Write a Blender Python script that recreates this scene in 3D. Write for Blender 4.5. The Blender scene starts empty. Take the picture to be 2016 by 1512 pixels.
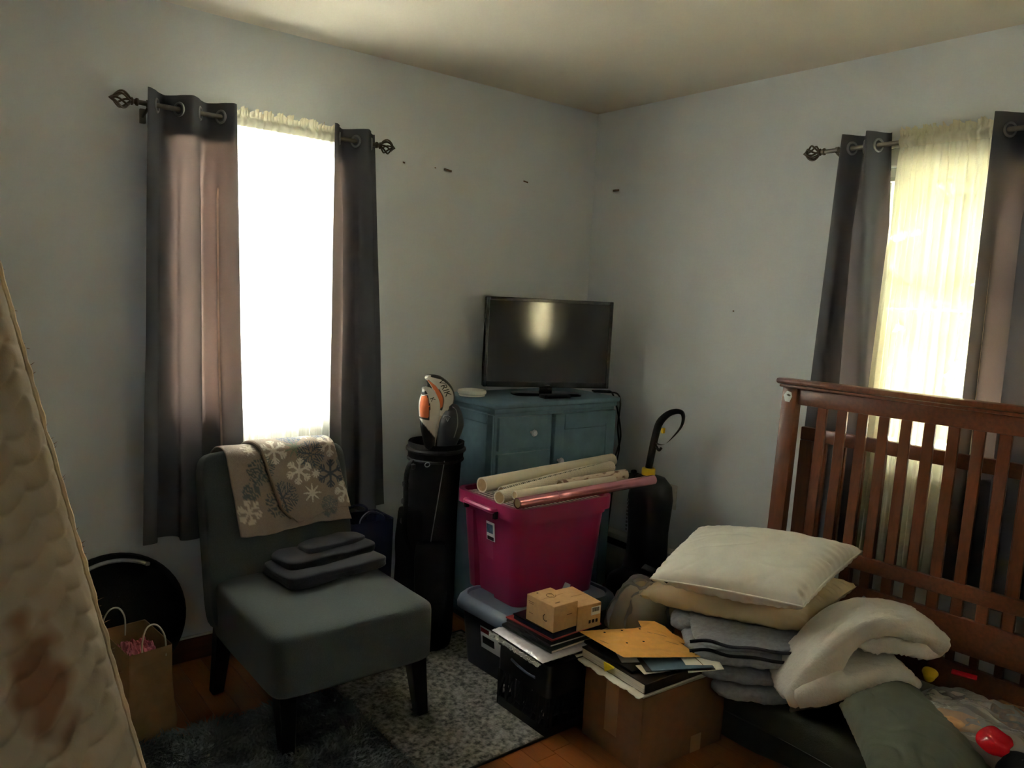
import bpy, bmesh, math, random
from mathutils import Vector, Matrix, noise
from math import sin, cos, pi, radians, sqrt, atan2
random.seed(7)
C = bpy.context.scene.collection
scn = bpy.context.scene

# ---------------------------------------------------------------- camera
cam = bpy.data.cameras.new('camera'); cam_o = bpy.data.objects.new('camera', cam); C.objects.link(cam_o)
cam.sensor_fit = 'HORIZONTAL'; cam.sensor_width = 36.0
cam.lens = 36.0 * 1520.6 / 2016.0
cam.clip_start = 0.02
cr, cu, cf = Vector((.7811, -.6224, .0494)), Vector((.0325, .1196, .9923)), Vector((.6235, .7735, -.1137))
M = Matrix((cr, cu, -cf)).transposed().to_4x4()
M.translation = Vector((-2.9089, -3.0036, 1.48))
cam_o.matrix_world = M
scn.camera = cam_o
# ---------------------------------------------------------------- daylight
w = bpy.data.worlds.new('overcast_sky'); scn.world = w; w.use_nodes = True
nt = w.node_tree; nt.nodes.clear()
wo = nt.nodes.new('ShaderNodeOutputWorld'); wb = nt.nodes.new('ShaderNodeBackground')
wb.inputs[0].default_value = (.93, .97, 1.0, 1); wb.inputs[1].default_value = 6.0
nt.links.new(wb.outputs[0], wo.inputs[0])

def portal(loc, rot, sx, sz):
    l = bpy.data.lights.new('window_portal', 'AREA'); l.shape = 'RECTANGLE'; l.size = sx; l.size_y = sz
    l.cycles.is_portal = True
    o = bpy.data.objects.new('window_portal', l); C.objects.link(o); o.location = loc; o.rotation_euler = rot
portal((-1.784, .10, 1.49), (radians(-90), 0, 0), .70, 1.12)
portal((.10, -1.796, 1.49), (radians(90), 0, radians(90)), .70, 1.12)

sun = bpy.data.lights.new('sun', 'SUN'); sun.energy = 95.0; sun.angle = radians(2); sun.color = (1, .985, .955)
sun_o = bpy.data.objects.new('sun', sun); C.objects.link(sun_o); sun_o.location = (-2, 7, 12)
sun_o.rotation_euler = Vector((.06, -.55, -1.0)).to_track_quat('-Z', 'Y').to_euler()

vs = scn.view_settings
scn.display_settings.display_device = 'sRGB'
vs.view_transform = 'Standard'; vs.look = 'None'; vs.gamma = 1.0; vs.use_curve_mapping = False
vs.exposure = 3.22
cy = scn.cycles
cy.max_bounces = 14; cy.diffuse_bounces = 7; cy.glossy_bounces = 4; cy.transmission_bounces = 6; cy.transparent_max_bounces = 16
cy.sample_clamp_indirect = 6.0
cy.caustics_reflective = False; cy.caustics_refractive = False

# ---------------------------------------------------------------- materials
def S(r, g, b):
    f = lambda c: (c / 255 / 12.92) if c <= 10 else ((c / 255 + .055) / 1.055) ** 2.4
    return (f(r), f(g), f(b), 1)

def pm(name, col, rough=.6, var=.12, scale=12, bump=0, bscale=None, spec=.4, metal=0, sheen=0, attr=None, rnd=0, stretch=None, coat=0, detail=4, col2=None, ramp=(.4, .6)):
    m = bpy.data.materials.new(name); m.use_nodes = True
    n = m.node_tree.nodes; l = m.node_tree.links; p = n['Principled BSDF']
    p.inputs['Roughness'].default_value = rough; p.inputs['Specular IOR Level'].default_value = spec
    p.inputs['Metallic'].default_value = metal
    if sheen:
        p.inputs['Sheen Weight'].default_value = sheen; p.inputs['Sheen Roughness'].default_value = .5
    if coat:
        p.inputs['Coat Weight'].default_value = coat; p.inputs['Coat Roughness'].default_value = .15
    tc = n.new('ShaderNodeTexCoord'); src = tc.outputs['Object']
    if stretch:
        mp = n.new('ShaderNodeMapping'); mp.inputs['Scale'].default_value = stretch; l.new(src, mp.inputs[0]); src = mp.outputs[0]
    nz = n.new('ShaderNodeTexNoise'); nz.inputs['Scale'].default_value = scale; nz.inputs['Detail'].default_value = detail
    l.new(src, nz.inputs['Vector'])
    rp = n.new('ShaderNodeMapRange'); rp.inputs[1].default_value = ramp[0] - .1; rp.inputs[2].default_value = ramp[1] + .1
    l.new(nz.outputs[0], rp.inputs[0])
    mx = n.new('ShaderNodeMix'); mx.data_type = 'RGBA'
    l.new(rp.outputs[0], mx.inputs[0])
    if attr:
        at = n.new('ShaderNodeAttribute'); at.attribute_name = attr
        mul = n.new('ShaderNodeMix'); mul.data_type = 'RGBA'; mul.blend_type = 'MULTIPLY'; mul.inputs[0].default_value = 1
        l.new(at.outputs['Color'], mul.inputs[6])
        a = 1 - var; mx.inputs[6].default_value = (a, a, a, 1); mx.inputs[7].default_value = (1, 1, 1, 1)
        l.new(mx.outputs[2], mul.inputs[7]); outc = mul.outputs[2]
    else:
        c2 = col2 or tuple(min(1, c * (1 + var)) for c in col[:3]) + (1,)
        c1 = col if col2 else tuple(c * (1 - var) for c in col[:3]) + (1,)
        mx.inputs[6].default_value = c1; mx.inputs[7].default_value = c2; outc = mx.outputs[2]
    if rnd:
        oi = n.new('ShaderNodeObjectInfo'); mr = n.new('ShaderNodeMapRange')
        mr.inputs[3].default_value = 1 - rnd; mr.inputs[4].default_value = 1 + rnd
        l.new(oi.outputs['Random'], mr.inputs[0])
        hs = n.new('ShaderNodeHueSaturation'); l.new(mr.outputs[0], hs.inputs['Value']); l.new(outc, hs.inputs['Color']); outc = hs.outputs[0]
    l.new(outc, p.inputs['Base Color'])
    if bump:
        nb = n.new('ShaderNodeTexNoise'); nb.inputs['Scale'].default_value = bscale or scale * 6; nb.inputs['Detail'].default_value = 3
        l.new(src, nb.inputs['Vector'])
        b = n.new('ShaderNodeBump'); b.inputs['Strength'].default_value = bump; b.inputs['Distance'].default_value = .004
        l.new(nb.outputs[0], b.inputs['Height']); l.new(b.outputs[0], p.inputs['Normal'])
    return m

def cloth_mat(name, col, tcol, tr, transp=0.0, weave=900, rough=.9):
    """thin woven cloth: diffuse + translucent (+ open weave)"""
    m = bpy.data.materials.new(name); m.use_nodes = True
    n = m.node_tree.nodes; l = m.node_tree.links; n.clear()
    o = n.new('ShaderNodeOutputMaterial'); d = n.new('ShaderNodeBsdfDiffuse'); t = n.new('ShaderNodeBsdfTranslucent')
    tc = n.new('ShaderNodeTexCoord'); nz = n.new('ShaderNodeTexNoise'); nz.inputs['Scale'].default_value = weave; nz.inputs['Detail'].default_value = 2
    l.new(tc.outputs['Object'], nz.inputs[0])
    mx = n.new('ShaderNodeMix'); mx.data_type = 'RGBA'; l.new(nz.outputs[0], mx.inputs[0])
    mx.inputs[6].default_value = tuple(c * .85 for c in col[:3]) + (1,); mx.inputs[7].default_value = tuple(min(1, c * 1.15) for c in col[:3]) + (1,)
    l.new(mx.outputs[2], d.inputs[0]); t.inputs[0].default_value = tcol
    s = n.new('ShaderNodeMixShader'); s.inputs[0].default_value = tr
    l.new(d.outputs[0], s.inputs[1]); l.new(t.outputs[0], s.inputs[2]); out = s.outputs[0]
    if transp:
        tp = n.new('ShaderNodeBsdfTransparent'); s2 = n.new('ShaderNodeMixShader'); s2.inputs[0].default_value = transp
        l.new(out, s2.inputs[1]); l.new(tp.outputs[0], s2.inputs[2]); out = s2.outputs[0]
    l.new(out, o.inputs[0])
    return m

def film_mat(name, col, clear, rough=.15):
    """thin clear plastic or window glass: transparent + gloss"""
    m = bpy.data.materials.new(name); m.use_nodes = True
    n = m.node_tree.nodes; l = m.node_tree.links; n.clear()
    o = n.new('ShaderNodeOutputMaterial'); tp = n.new('ShaderNodeBsdfTransparent'); tp.inputs[0].default_value = (.97, .98, .97, 1)
    g = n.new('ShaderNodeBsdfPrincipled'); g.inputs['Base Color'].default_value = col; g.inputs['Roughness'].default_value = rough
    fz = n.new('ShaderNodeFresnel'); fz.inputs[0].default_value = 1.45
    mm = n.new('ShaderNodeMath'); mm.operation = 'ADD'; mm.inputs[1].default_value = 1 - clear; mm.use_clamp = True
    l.new(fz.outputs[0], mm.inputs[0])
    s = n.new('ShaderNodeMixShader'); l.new(mm.outputs[0], s.inputs[0]); l.new(tp.outputs[0], s.inputs[1]); l.new(g.outputs[0], s.inputs[2])
    l.new(s.outputs[0], o.inputs[0])
    return m

MT = dict(
 wall=pm('painted_wall', S(228, 233, 237), .5, .03, 3, .08, 160, spec=.35),
 ceil=pm('ceiling_paint', S(224, 217, 203), .9, .03, 3, .1, 120, spec=.1),
 oak=pm('oak_floor', S(136, 76, 32), .38, .25, 14, .05, 90, spec=.4, rnd=.18, stretch=(6, .6, 1)),
 subfloor=pm('subfloor', S(40, 22, 12), .8),
 brown_base=pm('stained_baseboard', S(104, 56, 34), .5, .2, 14, stretch=(.6, 4, 4)),
 trim=pm('white_trim', S(214, 214, 206), .45, .03, 6),
 added_wall_siding=pm('added_wall_siding', S(196, 186, 164), .8, .1, 6),
 heater=pm('heater_enamel', S(190, 190, 184), .4, .04, 6),
 chip=pm('chipped_plaster', S(122, 98, 82), .9),
 glass=film_mat('window_glass', (1, 1, 1, 1), 1.0, .02),
 metal=pm('brushed_nickel', S(120, 114, 106), .32, .1, 30, metal=1),
 bronze=pm('pewter_finial', S(112, 100, 88), .4, .25, 40, metal=.9),
 curtain=cloth_mat('grey_curtain_cloth', S(104, 107, 114), S(136, 114, 104), .075),
 blackout=cloth_mat('blackout_cloth', S(70, 72, 78), S(60, 50, 46), .02),
 curtain_lining=cloth_mat('curtain_lining_cloth', S(150, 148, 146), S(206, 196, 190), .62),
 curtain_hem=cloth_mat('curtain_heading_cloth', S(92, 94, 100), S(120, 96, 84), .12),
 sheer=cloth_mat('white_sheer_voile', S(240, 238, 222), S(238, 232, 208), .36, .27),
 sheer_dense=cloth_mat('dense_white_voile', S(240, 239, 232), S(250, 248, 242), .68, .0),
 ruffle=cloth_mat('gathered_voile', S(236, 232, 214), S(236, 228, 204), .45, .05),
 navy=pm('navy_vinyl', S(22, 30, 62), .4, .2, 10), royal=pm('royal_blue_print', S(18, 36, 110), .4, .2, 10),
 chair=pm('slate_upholstery', S(72, 79, 79), .95, .12, 260, .35, 600, spec=.15, sheen=.15),
 leg=pm('black_brown_leg', S(20, 17, 16), .45, .2, 14),
 blanket=pm('snowflake_fleece', None, .95, .12, 160, .4, 420, spec=.1, sheen=.3, attr='Col'),
 dark_knit=pm('charcoal_knit', S(40, 42, 50), .95, .2, 200, .5, 500, spec=.1, sheen=.2),
 dresser=pm('blue_painted_wood', S(100, 130, 144), .55, .1, 18, .05, 60),
 knob=pm('clear_faceted_knob', S(222, 222, 224), .12, .1, 60, spec=.8),
 tv_black=pm('glossy_black_plastic', S(24, 24, 25), .22, .05, 10, spec=.5),
 screen=pm('television_glass', S(62, 62, 60), .09, .02, 4, spec=.75),
 matte_black=pm('matte_black', S(20, 20, 21), .6, .2, 20),
 black_fabric=pm('black_nylon', S(16, 16, 17), .8, .2, 40, .3, 300, spec=.2),
 white_plastic=pm('white_plastic', S(226, 222, 212), .4, .03, 8),
 magenta=pm('magenta_plastic', S(148, 38, 84), .34, .06, 8, spec=.45),
 tote_grey=pm('grey_blue_lid_plastic', S(92, 104, 122), .4, .08, 8),
 tote_dark=pm('dark_tote_plastic', S(46, 50, 58), .45, .1, 8),
 paperwhite=pm('paper', S(232, 228, 214), .8, .05, 30),
 cream_roll=pm('cream_wrap', S(226, 216, 194), .6, .04, 20),
 wrap=pm('printed_wrap', None, .55, .03, 20, attr='Col'),
 foil=pm('pink_foil_wrap', S(226, 150, 160), .24, .06, 30, metal=.85),
 tube_card=pm('cardboard_core', S(176, 150, 112), .8, .1, 40),
 kraft=pm('kraft_card', S(190, 150, 104), .8, .08, 60, .05, 200),
 bagkraft=pm('kraft_bag_paper', S(150, 116, 82), .85, .1, 30, .1, 120),
 cardboard=pm('corrugated_cardboard', S(118, 82, 54), .85, .08, 30, .05, 200),
 tape=pm('packing_tape', S(150, 112, 76), .3, .05, 30, spec=.6),
 mailer=pm('padded_mailer_paper', S(226, 168, 88), .75, .06, 40, .15, 110),
 ink=pm('dark_ink', S(52, 36, 26), .8), hole=pm('punched_hole', S(24, 14, 10), .9),
 ink_light=pm('faded_ink', S(120, 88, 54), .8),
 silver_film=pm('shiny_white_packet', S(206, 200, 204), .2, .06, 18, .25, 60, spec=.8),
 red_card=pm('red_card', S(140, 34, 36), .45), coral=pm('coral_card', S(196, 84, 76), .5),
 navy_card=pm('navy_card', S(26, 32, 56), .4), green_black=pm('dark_green_cover', S(30, 38, 36), .4),
 blue_folder=pm('blue_grey_folder', S(84, 106, 122), .6, .06, 30), orange_print=pm('orange_print', S(206, 132, 84), .5),
 dark_cover=pm('dark_brown_cover', S(46, 34, 30), .5, .2, 20), pages=pm('page_edges', S(206, 198, 184), .9, .18, 8, stretch=(1, 1, 60)),
 yellow=pm('yellow_note', S(236, 208, 30), .7, .03), yellow_plastic=pm('yellow_plastic', S(226, 182, 26), .4),
 black_plastic=pm('black_plastic', S(22, 22, 24), .38, .1, 16),
 orange=pm('orange_cover', S(206, 104, 60), .6), 
 sock=pm('golf_headcover_vinyl', None, .45, .06, 40, attr='Col'),
 cherry=pm('cherry_wood', S(106, 58, 36), .42, .22, 16, .03, 80, stretch=(5, 5, .6), coat=.15),
 cherry_h=pm('cherry_wood_rail', S(106, 58, 36), .42, .22, 16, .03, 80, stretch=(5, .6, 5), coat=.15),
 pillow_white=pm('white_cotton', S(240, 237, 226), .9, .05, 14, .15, 60, spec=.15, sheen=.1),
 pillow_cream=pm('cream_cotton', S(224, 206, 172), .9, .08, 10, .2, 60, spec=.15, sheen=.1),
 quilt=pm('grey_quilt', S(140, 144, 150), .95, .14, 60, .6, 110, spec=.1, sheen=.2),
 comforter=pm('white_fleece', S(214, 210, 200), .95, .07, 16, .6, 130, spec=.1, sheen=.3),
 olive=pm('olive_cotton', S(98, 102, 88), .9, .08, 12, .15, 200, spec=.15, sheen=.1),
 dark_olive=pm('dark_olive_canvas', S(62, 64, 54), .9, .1, 12, .2, 240, spec=.15),
 rug=pm('mottled_rug', S(74, 74, 72), .95, 0, 62, .9, 150, spec=.05, col2=S(160, 157, 150), ramp=(.44, .56), detail=6),
 rug_edge=pm('rug_binding', S(60, 60, 60), .95), shag_base=pm('shag_backing', S(70, 76, 80), .95),
 shag=pm('shag_pile', S(106, 113, 113), .9, .4, 9, spec=.1),
 quilted=pm('mattress_ticking', S(176, 156, 130), .9, .06, 8, .12, 200, spec=.15, sheen=.1),
 stain=pm('brown_stained_ticking', None, .9, .06, 8, .12, 200, spec=.15, attr='Col'),
 frayed=pm('frayed_hessian_edge', S(126, 98, 74), .95, .4, 60, .8, 160),
 clear_bag=film_mat('clear_plastic_bag', (.82, .8, .76, 1), .76, .14),
 milky_bag=film_mat('milky_plastic_bag', (.8, .76, .68, 1), .6, .3),
 tan=pm('tan_biscuit', S(196, 150, 104), .8, .15, 50), speckle=pm('brown_speckled', S(166, 116, 70), .8, 0, 60, col2=S(70, 44, 30)),
 red_plastic=pm('red_plastic', S(206, 18, 34), .25, .1, 20, spec=.6),
 pink_tissue=pm('pink_tissue', S(196, 110, 124), .8, .1, 30, .3, 60),
 cord_white=pm('paper_cord', S(190, 180, 160), .8),
 silver=pm('silver_trim', S(150, 152, 154), .35, .1, 20, metal=.8),
 lawn=pm('lawn', S(172, 168, 152), .95, .25, 2), bark=pm('bark', S(96, 82, 66), .95, .3, 10), leaf=cloth_mat('leaf', S(54, 60, 44), S(92, 96, 52), .45, weave=3),
 label_white=pm('label_paper', S(214, 218, 222), .5), label_blue=pm('label_picture_blue', S(60, 96, 130), .5, .4, 60),
 outlet=pm('outlet_plate', S(204, 202, 192), .4),
)

# ---------------------------------------------------------------- helpers
def NB(): return bmesh.new()
def rotz(a): return Matrix.Rotation(a, 3, 'Z')
def fin(bm, name, mat, parent=None, smooth=True, angle=40, col=None):
    me = bpy.data.meshes.new(name)
    bmesh.ops.recalc_face_normals(bm, faces=bm.faces)
    bm.to_mesh(me); bm.free()
    me.materials.append(MT[mat] if isinstance(mat, str) else mat)
    if smooth:
        me.polygons.foreach_set('use_smooth', [True] * len(me.polygons))
        me.set_sharp_from_angle(angle=radians(angle))
    if col is not None:
        a = me.color_attributes.new('Col', 'FLOAT_COLOR', 'POINT')
        a.data.foreach_set('color', [c for v in me.vertices for c in col(v.co, v.index)])
    o = bpy.data.objects.new(name, me); C.objects.link(o)
    if parent is not None: o.parent = parent
    return o
def tag(o, label, cat, group=None, kind=None):
    o['label'] = label; o['category'] = cat
    if group: o['group'] = group
    if kind: o['kind'] = kind
    return o
def thing(name, loc, label, cat, rz=0, group=None):
    o = bpy.data.objects.new(name, None); C.objects.link(o); o.location = loc; o.rotation_euler = (0, 0, rz)
    o.empty_display_size = .05
    return tag(o, label, cat, group)
def struct(o): o['kind'] = 'structure'; return o
def add(bm, verts, faces):
    vs_ = [bm.verts.new(v) for v in verts]
    for f in faces:
        try: bm.faces.new([vs_[i] for i in f])
        except ValueError: pass
    return vs_
def rbox(bm, c, s, r=0.0, seg=2, R=None):
    t = bmesh.new(); bmesh.ops.create_cube(t, size=1)
    for v in t.verts: v.co = Vector((v.co.x * s[0], v.co.y * s[1], v.co.z * s[2]))
    if r > 0: bmesh.ops.bevel(t, geom=list(t.edges), offset=r, segments=seg, affect='EDGES', profile=.5)
    R = R or Matrix.Identity(3); c = Vector(c)
    t.verts.index_update()
    add(bm, [R @ v.co + c for v in t.verts], [[v.index for v in f.verts] for f in t.faces]); t.free()
def box2(bm, lo, hi, r=0.0, seg=2):
    rbox(bm, [(a + b) / 2 for a, b in zip(lo, hi)], [b - a for a, b in zip(lo, hi)], r, seg)
def tube(bm, pts, r, seg=8, closed=False, cap=True):
    pts = [Vector(p) for p in pts]; n = len(pts); rr_ = r if isinstance(r, (list, tuple)) else [r] * n
    rings = []; up = None
    for i, p in enumerate(pts):
        a = pts[i - 1] if (i > 0 or closed) else p; b = pts[(i + 1) % n] if (i < n - 1 or closed) else p
        t = (b - a).normalized()
        if up is None:
            up = Vector((0, 0, 1)) if abs(t.z) < .9 else Vector((1, 0, 0))
        up = (up - t * up.dot(t)).normalized(); sd = t.cross(up)
        rings.append([bm.verts.new(p + (up * cos(2 * pi * k / seg) + sd * sin(2 * pi * k / seg)) * rr_[i]) for k in range(seg)])
    m = n if closed else n - 1
    for i in range(m):
        A, B = rings[i], rings[(i + 1) % n]
        for k in range(seg): bm.faces.new([A[k], A[(k + 1) % seg], B[(k + 1) % seg], B[k]])
    if cap and not closed: bm.faces.new(rings[0]); bm.faces.new(rings[-1])
    return rings
def spline(pts, n=6):
    pts = [Vector(p) for p in pts]; out = []
    for i in range(len(pts) - 1):
        p0 = pts[max(i - 1, 0)]; p1 = pts[i]; p2 = pts[i + 1]; p3 = pts[min(i + 2, len(pts) - 1)]
        for k in range(n):
            t = k / n
            out.append(.5 * ((2 * p1) + (p2 - p0) * t + (2 * p0 - 5 * p1 + 4 * p2 - p3) * t * t + (3 * p1 - p0 - 3 * p2 + p3) * t ** 3))
    out.append(pts[-1]); return out
def lathe(bm, prof, c=(0, 0, 0), seg=20, R=None):
    R = R or Matrix.Identity(3); c = Vector(c); rings = []
    for r, z in prof:
        rings.append([bm.verts.new(R @ Vector((r * cos(2 * pi * k / seg), r * sin(2 * pi * k / seg), z)) + c) for k in range(seg)])
    for A, B in zip(rings, rings[1:]):
        for k in range(seg): bm.faces.new([A[k], A[(k + 1) % seg], B[(k + 1) % seg], B[k]])
    bm.faces.new(rings[0]); bm.faces.new(rings[-1])
def grid(bm, f, nu, nv):
    g = [[bm.verts.new(f(i / nu, j / nv)) for j in range(nv + 1)] for i in range(nu + 1)]
    for i in range(nu):
        for j in range(nv): bm.faces.new([g[i][j], g[i + 1][j], g[i + 1][j + 1], g[i][j + 1]])
    return g
def rr(w_, d_, r, z, n=5, cx=0, cy=0):
    out = []
    for sx, sy, a0 in ((1, 1, 0), (-1, 1, 90), (-1, -1, 180), (1, -1, 270)):
        for k in range(n + 1):
            a = radians(a0 + 90 * k / n); out.append(Vector((cx + sx * (w_ / 2 - r) + r * cos(a), cy + sy * (d_ / 2 - r) + r * sin(a), z)))
    return out
def loft(bm, loops, cap0=True, cap1=True):
    R_ = [[bm.verts.new(p) for p in L] for L in loops]; n = len(R_[0])
    for A, B in zip(R_, R_[1:]):
        for k in range(n): bm.faces.new([A[k], A[(k + 1) % n], B[(k + 1) % n], B[k]])
    if cap0: bm.faces.new(R_[0])
    if cap1: bm.faces.new(R_[-1])
def prism(bm, poly, t, O, U, V):
    """extrude a 2-D outline lying in plane O+U*u+V*v by t along U x V"""
    O, U, V = Vector(O), Vector(U).normalized(), Vector(V).normalized(); N = U.cross(V)
    n = len(poly)
    add(bm, [O + U * a + V * b for a, b in poly] + [O + U * a + V * b + N * t for a, b in poly],
        [list(range(n))[::-1], list(range(n, 2 * n))] + [[i, (i + 1) % n, n + (i + 1) % n, n + i] for i in range(n)])
def nz(p, s=1.0, k=0): return noise.noise(Vector(p) * s + Vector((k * 7.3, k * 3.1, k * 5.7)))
def softbox(bm, c, s, e=5, n=14, amp=0, fr=8, R=None, k=0, amp2=0, fr2=40):
    t = bmesh.new(); bmesh.ops.create_cube(t, size=2); bmesh.ops.subdivide_edges(t, edges=list(t.edges), cuts=n, use_grid_fill=True)
    R = R or Matrix.Identity(3); c = Vector(c); out = []
    for v in t.verts:
        q = v.co; m = (abs(q.x) ** e + abs(q.y) ** e + abs(q.z) ** e) ** (1 / e); q = q / m
        p = Vector((q.x * s[0] / 2, q.y * s[1] / 2, q.z * s[2] / 2)); nn = Vector((q.x / s[0], q.y / s[1], q.z / s[2])).normalized()
        if amp: p += nn * amp * nz(p, fr, k)
        if amp2: p += nn * amp2 * nz(p, fr2, k + 3)
        out.append(R @ p + c)
    t.verts.index_update()
    add(bm, out, [[v.index for v in f.verts] for f in t.faces]); t.free()
def pillow(bm, P00, P10, P11, P01, th, n=40, ear=.06, puff=.45, wr=.006, k=0, up=None, low=1.0):
    P = [Vector(p) for p in (P00, P10, P11, P01)]
    up = up or ((P[1] - P[0]).cross(P[3] - P[0])).normalized()
    ctr = sum(P, Vector()) / 4
    def base(u, v):
        a, b = 2 * u - 1, 2 * v - 1
        # sides draw in between the corners
        uu = .5 + .5 * a * (1 - ear * (1 - b * b)); vv = .5 + .5 * b * (1 - ear * (1 - a * a))
        return P[0] * (1 - uu) * (1 - vv) + P[1] * uu * (1 - vv) + P[2] * uu * vv + P[3] * (1 - uu) * vv
    def surf(sg):
        def f(u, v):
            a, b = abs(2 * u - 1), abs(2 * v - 1)
            p = base(u, v); h = (max(0, (1 - a ** 2.6)) * max(0, (1 - b ** 2.6))) ** puff
            ed = max(a, b); edge = max(0, 1 - ((1 - ed) / .22)) if ed < 1 else 0
            s_ = (v if a > b else u)
            crease = wr * edge * (1 if ed < .995 else 0) * sin(s_ * 85 + 6 * nz((s_ * 5, k, 0), 1))
            p = p + up * sg * (h * th / 2 * (low if sg < 0 else 1) + (crease * .6 + min(.012, th * .12) * h * nz((u * 3, v * 3, k), 1.2) - min(.010, th * .06) * max(0, 1 - abs(nz((u * 2.6 + v * 1.2, v * 5 - u * 3, k + 6), 1.0)) * 9) * h * (1 - h * .6) + .006 * h * nz((u * 9, v * 4, k + 2), 1.1)))
            return p
        return f
    g1 = grid(bm, surf(1), n, n); g2 = grid(bm, surf(-1), n, n)
    bmesh.ops.remove_doubles(bm, verts=bm.verts, dist=.0006)
def text_obj(txt, size, name, mat, parent, loc, rot, ext=.0004, shear=0, mesh=None):
    cu_ = bpy.data.curves.new(name, 'FONT'); cu_.body = txt; cu_.size = size; cu_.extrude = ext; cu_.shear = shear
    cu_.align_x = 'CENTER'; cu_.align_y = 'CENTER'; cu_.resolution_u = 3
    t = bpy.data.objects.new('tmp', cu_); C.objects.link(t)
    bpy.context.view_layer.update()
    me = bpy.data.meshes.new_from_object(t.evaluated_get(bpy.context.evaluated_depsgraph_get()))
    bpy.data.objects.remove(t); me.materials.clear(); me.materials.append(MT[mat])
    o = bpy.data.objects.new(name, me); C.objects.link(o); o.parent = parent; o.location = loc; o.rotation_euler = rot
    return o
def dup(o, parent, name=None, loc=None, scale=None, rot=None):
    c = o.copy(); C.objects.link(c); c.parent = parent
    if loc is not None: c.location = loc
    if scale is not None: c.scale = scale
    if rot is not None: c.rotation_euler = rot
    return c
# ================================================================ THE ROOM
X0, Y0, CH = -3.75, -3.9, 2.44
WT = .14
def wall(name, u0, u1, holes, axis, plane, out, mat='wall'):
    bm = NB()
    def b(a0, a1, z0, z1):
        if a1 - a0 < 1e-4 or z1 - z0 < 1e-4: return
        lo, hi = sorted((plane, plane + out * WT))
        if axis == 'x': box2(bm, (a0, lo, z0), (a1, hi, z1))
        else: box2(bm, (lo, a0, z0), (hi, a1, z1))
    cur = u0
    for a0, a1, z0, z1 in holes:
        b(cur, a0, 0, CH); b(a0, a1, 0, z0); b(a0, a1, z1, CH); cur = a1
    b(cur, u1, 0, CH)
    return struct(fin(bm, name, mat, smooth=False))
WZ0, WZ1 = .96, 2.02
wl = wall('wall_left', X0, 0, [(-2.10, -1.468, WZ0, WZ1)], 'x', 0, 1)
wr_ = wall('wall_right', Y0, WT, [(-2.11, -1.482, WZ0, WZ1)], 'y', 0, 1)
wall('wall_back', X0, WT, [(-1.25, -.62, 1.05, WZ1)], 'x', Y0, -1)
wall('wall_side', Y0 - WT, WT, [], 'y', X0, -1)
bm = NB(); box2(bm, (X0 - WT, Y0 - WT, CH), (WT, WT, CH + .1)); struct(fin(bm, 'ceiling', 'ceil', smooth=False))
bm = NB(); box2(bm, (X0 - WT, Y0 - WT, -.12), (WT, WT, -.016)); floor = struct(fin(bm, 'floor', 'subfloor', smooth=False))
# oak strips, laid towards the window wall
bm = NB(); rbox(bm, (0, 0, 0), (1, 1, 1)); pl = fin(bm, 'plank', 'oak', floor, smooth=False)
pw = .083; first = True; x = X0
while x < -.001:
    y = Y0 - random.random() * .8
    while y < 0:
        L = random.uniform(.8, 1.5); a, b_ = max(y, Y0), min(y + L, 0)
        if b_ - a > .02:
            o = pl if first else dup(pl, floor); first = False
            o.location = (x + pw / 2, (a + b_) / 2, -.0085); o.scale = (min(pw, -x) - .0016, b_ - a - .0016, .017)
        y += L
    x += pw
# paint chips
for (px_, pz_, ww, hh) in ((-.922, 2.029, .042, .009), (-.465, 2.036, .03, .007), (-1.152, 2.03, .011, .007), (-.99, 2.03, .008, .004)):
    bm = NB(); rbox(bm, (px_, -.0006, pz_), (ww, .0012, hh), .0005, 1, R=Matrix.Rotation(.12, 3, 'Y')); fin(bm, 'paint_chip', 'chip', wl)
bm = NB(); rbox(bm, (-.0006, -.163, 2.039), (.0012, .045, .009), .0005, 1); fin(bm, 'paint_chip', 'chip', wr_)
bm = NB(); rbox(bm, (-.0006, -.93, 1.46), (.0012, .008, .006), .0005, 1); fin(bm, 'paint_chip', 'chip', wr_)
bm = NB(); box2(bm, (X0, -.016, 0), (0, 0, .09), .004); bl = struct(fin(bm, 'baseboard_left', 'brown_base'))
bm = NB(); box2(bm, (X0, -.013, .0905), (0, 0, .1), .003); fin(bm, 'cap_strip', 'trim', bl)
bm = NB(); box2(bm, (-.016, Y0, 0), (0, -.02, .09), .004); struct(fin(bm, 'baseboard_right', 'brown_base'))

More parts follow.
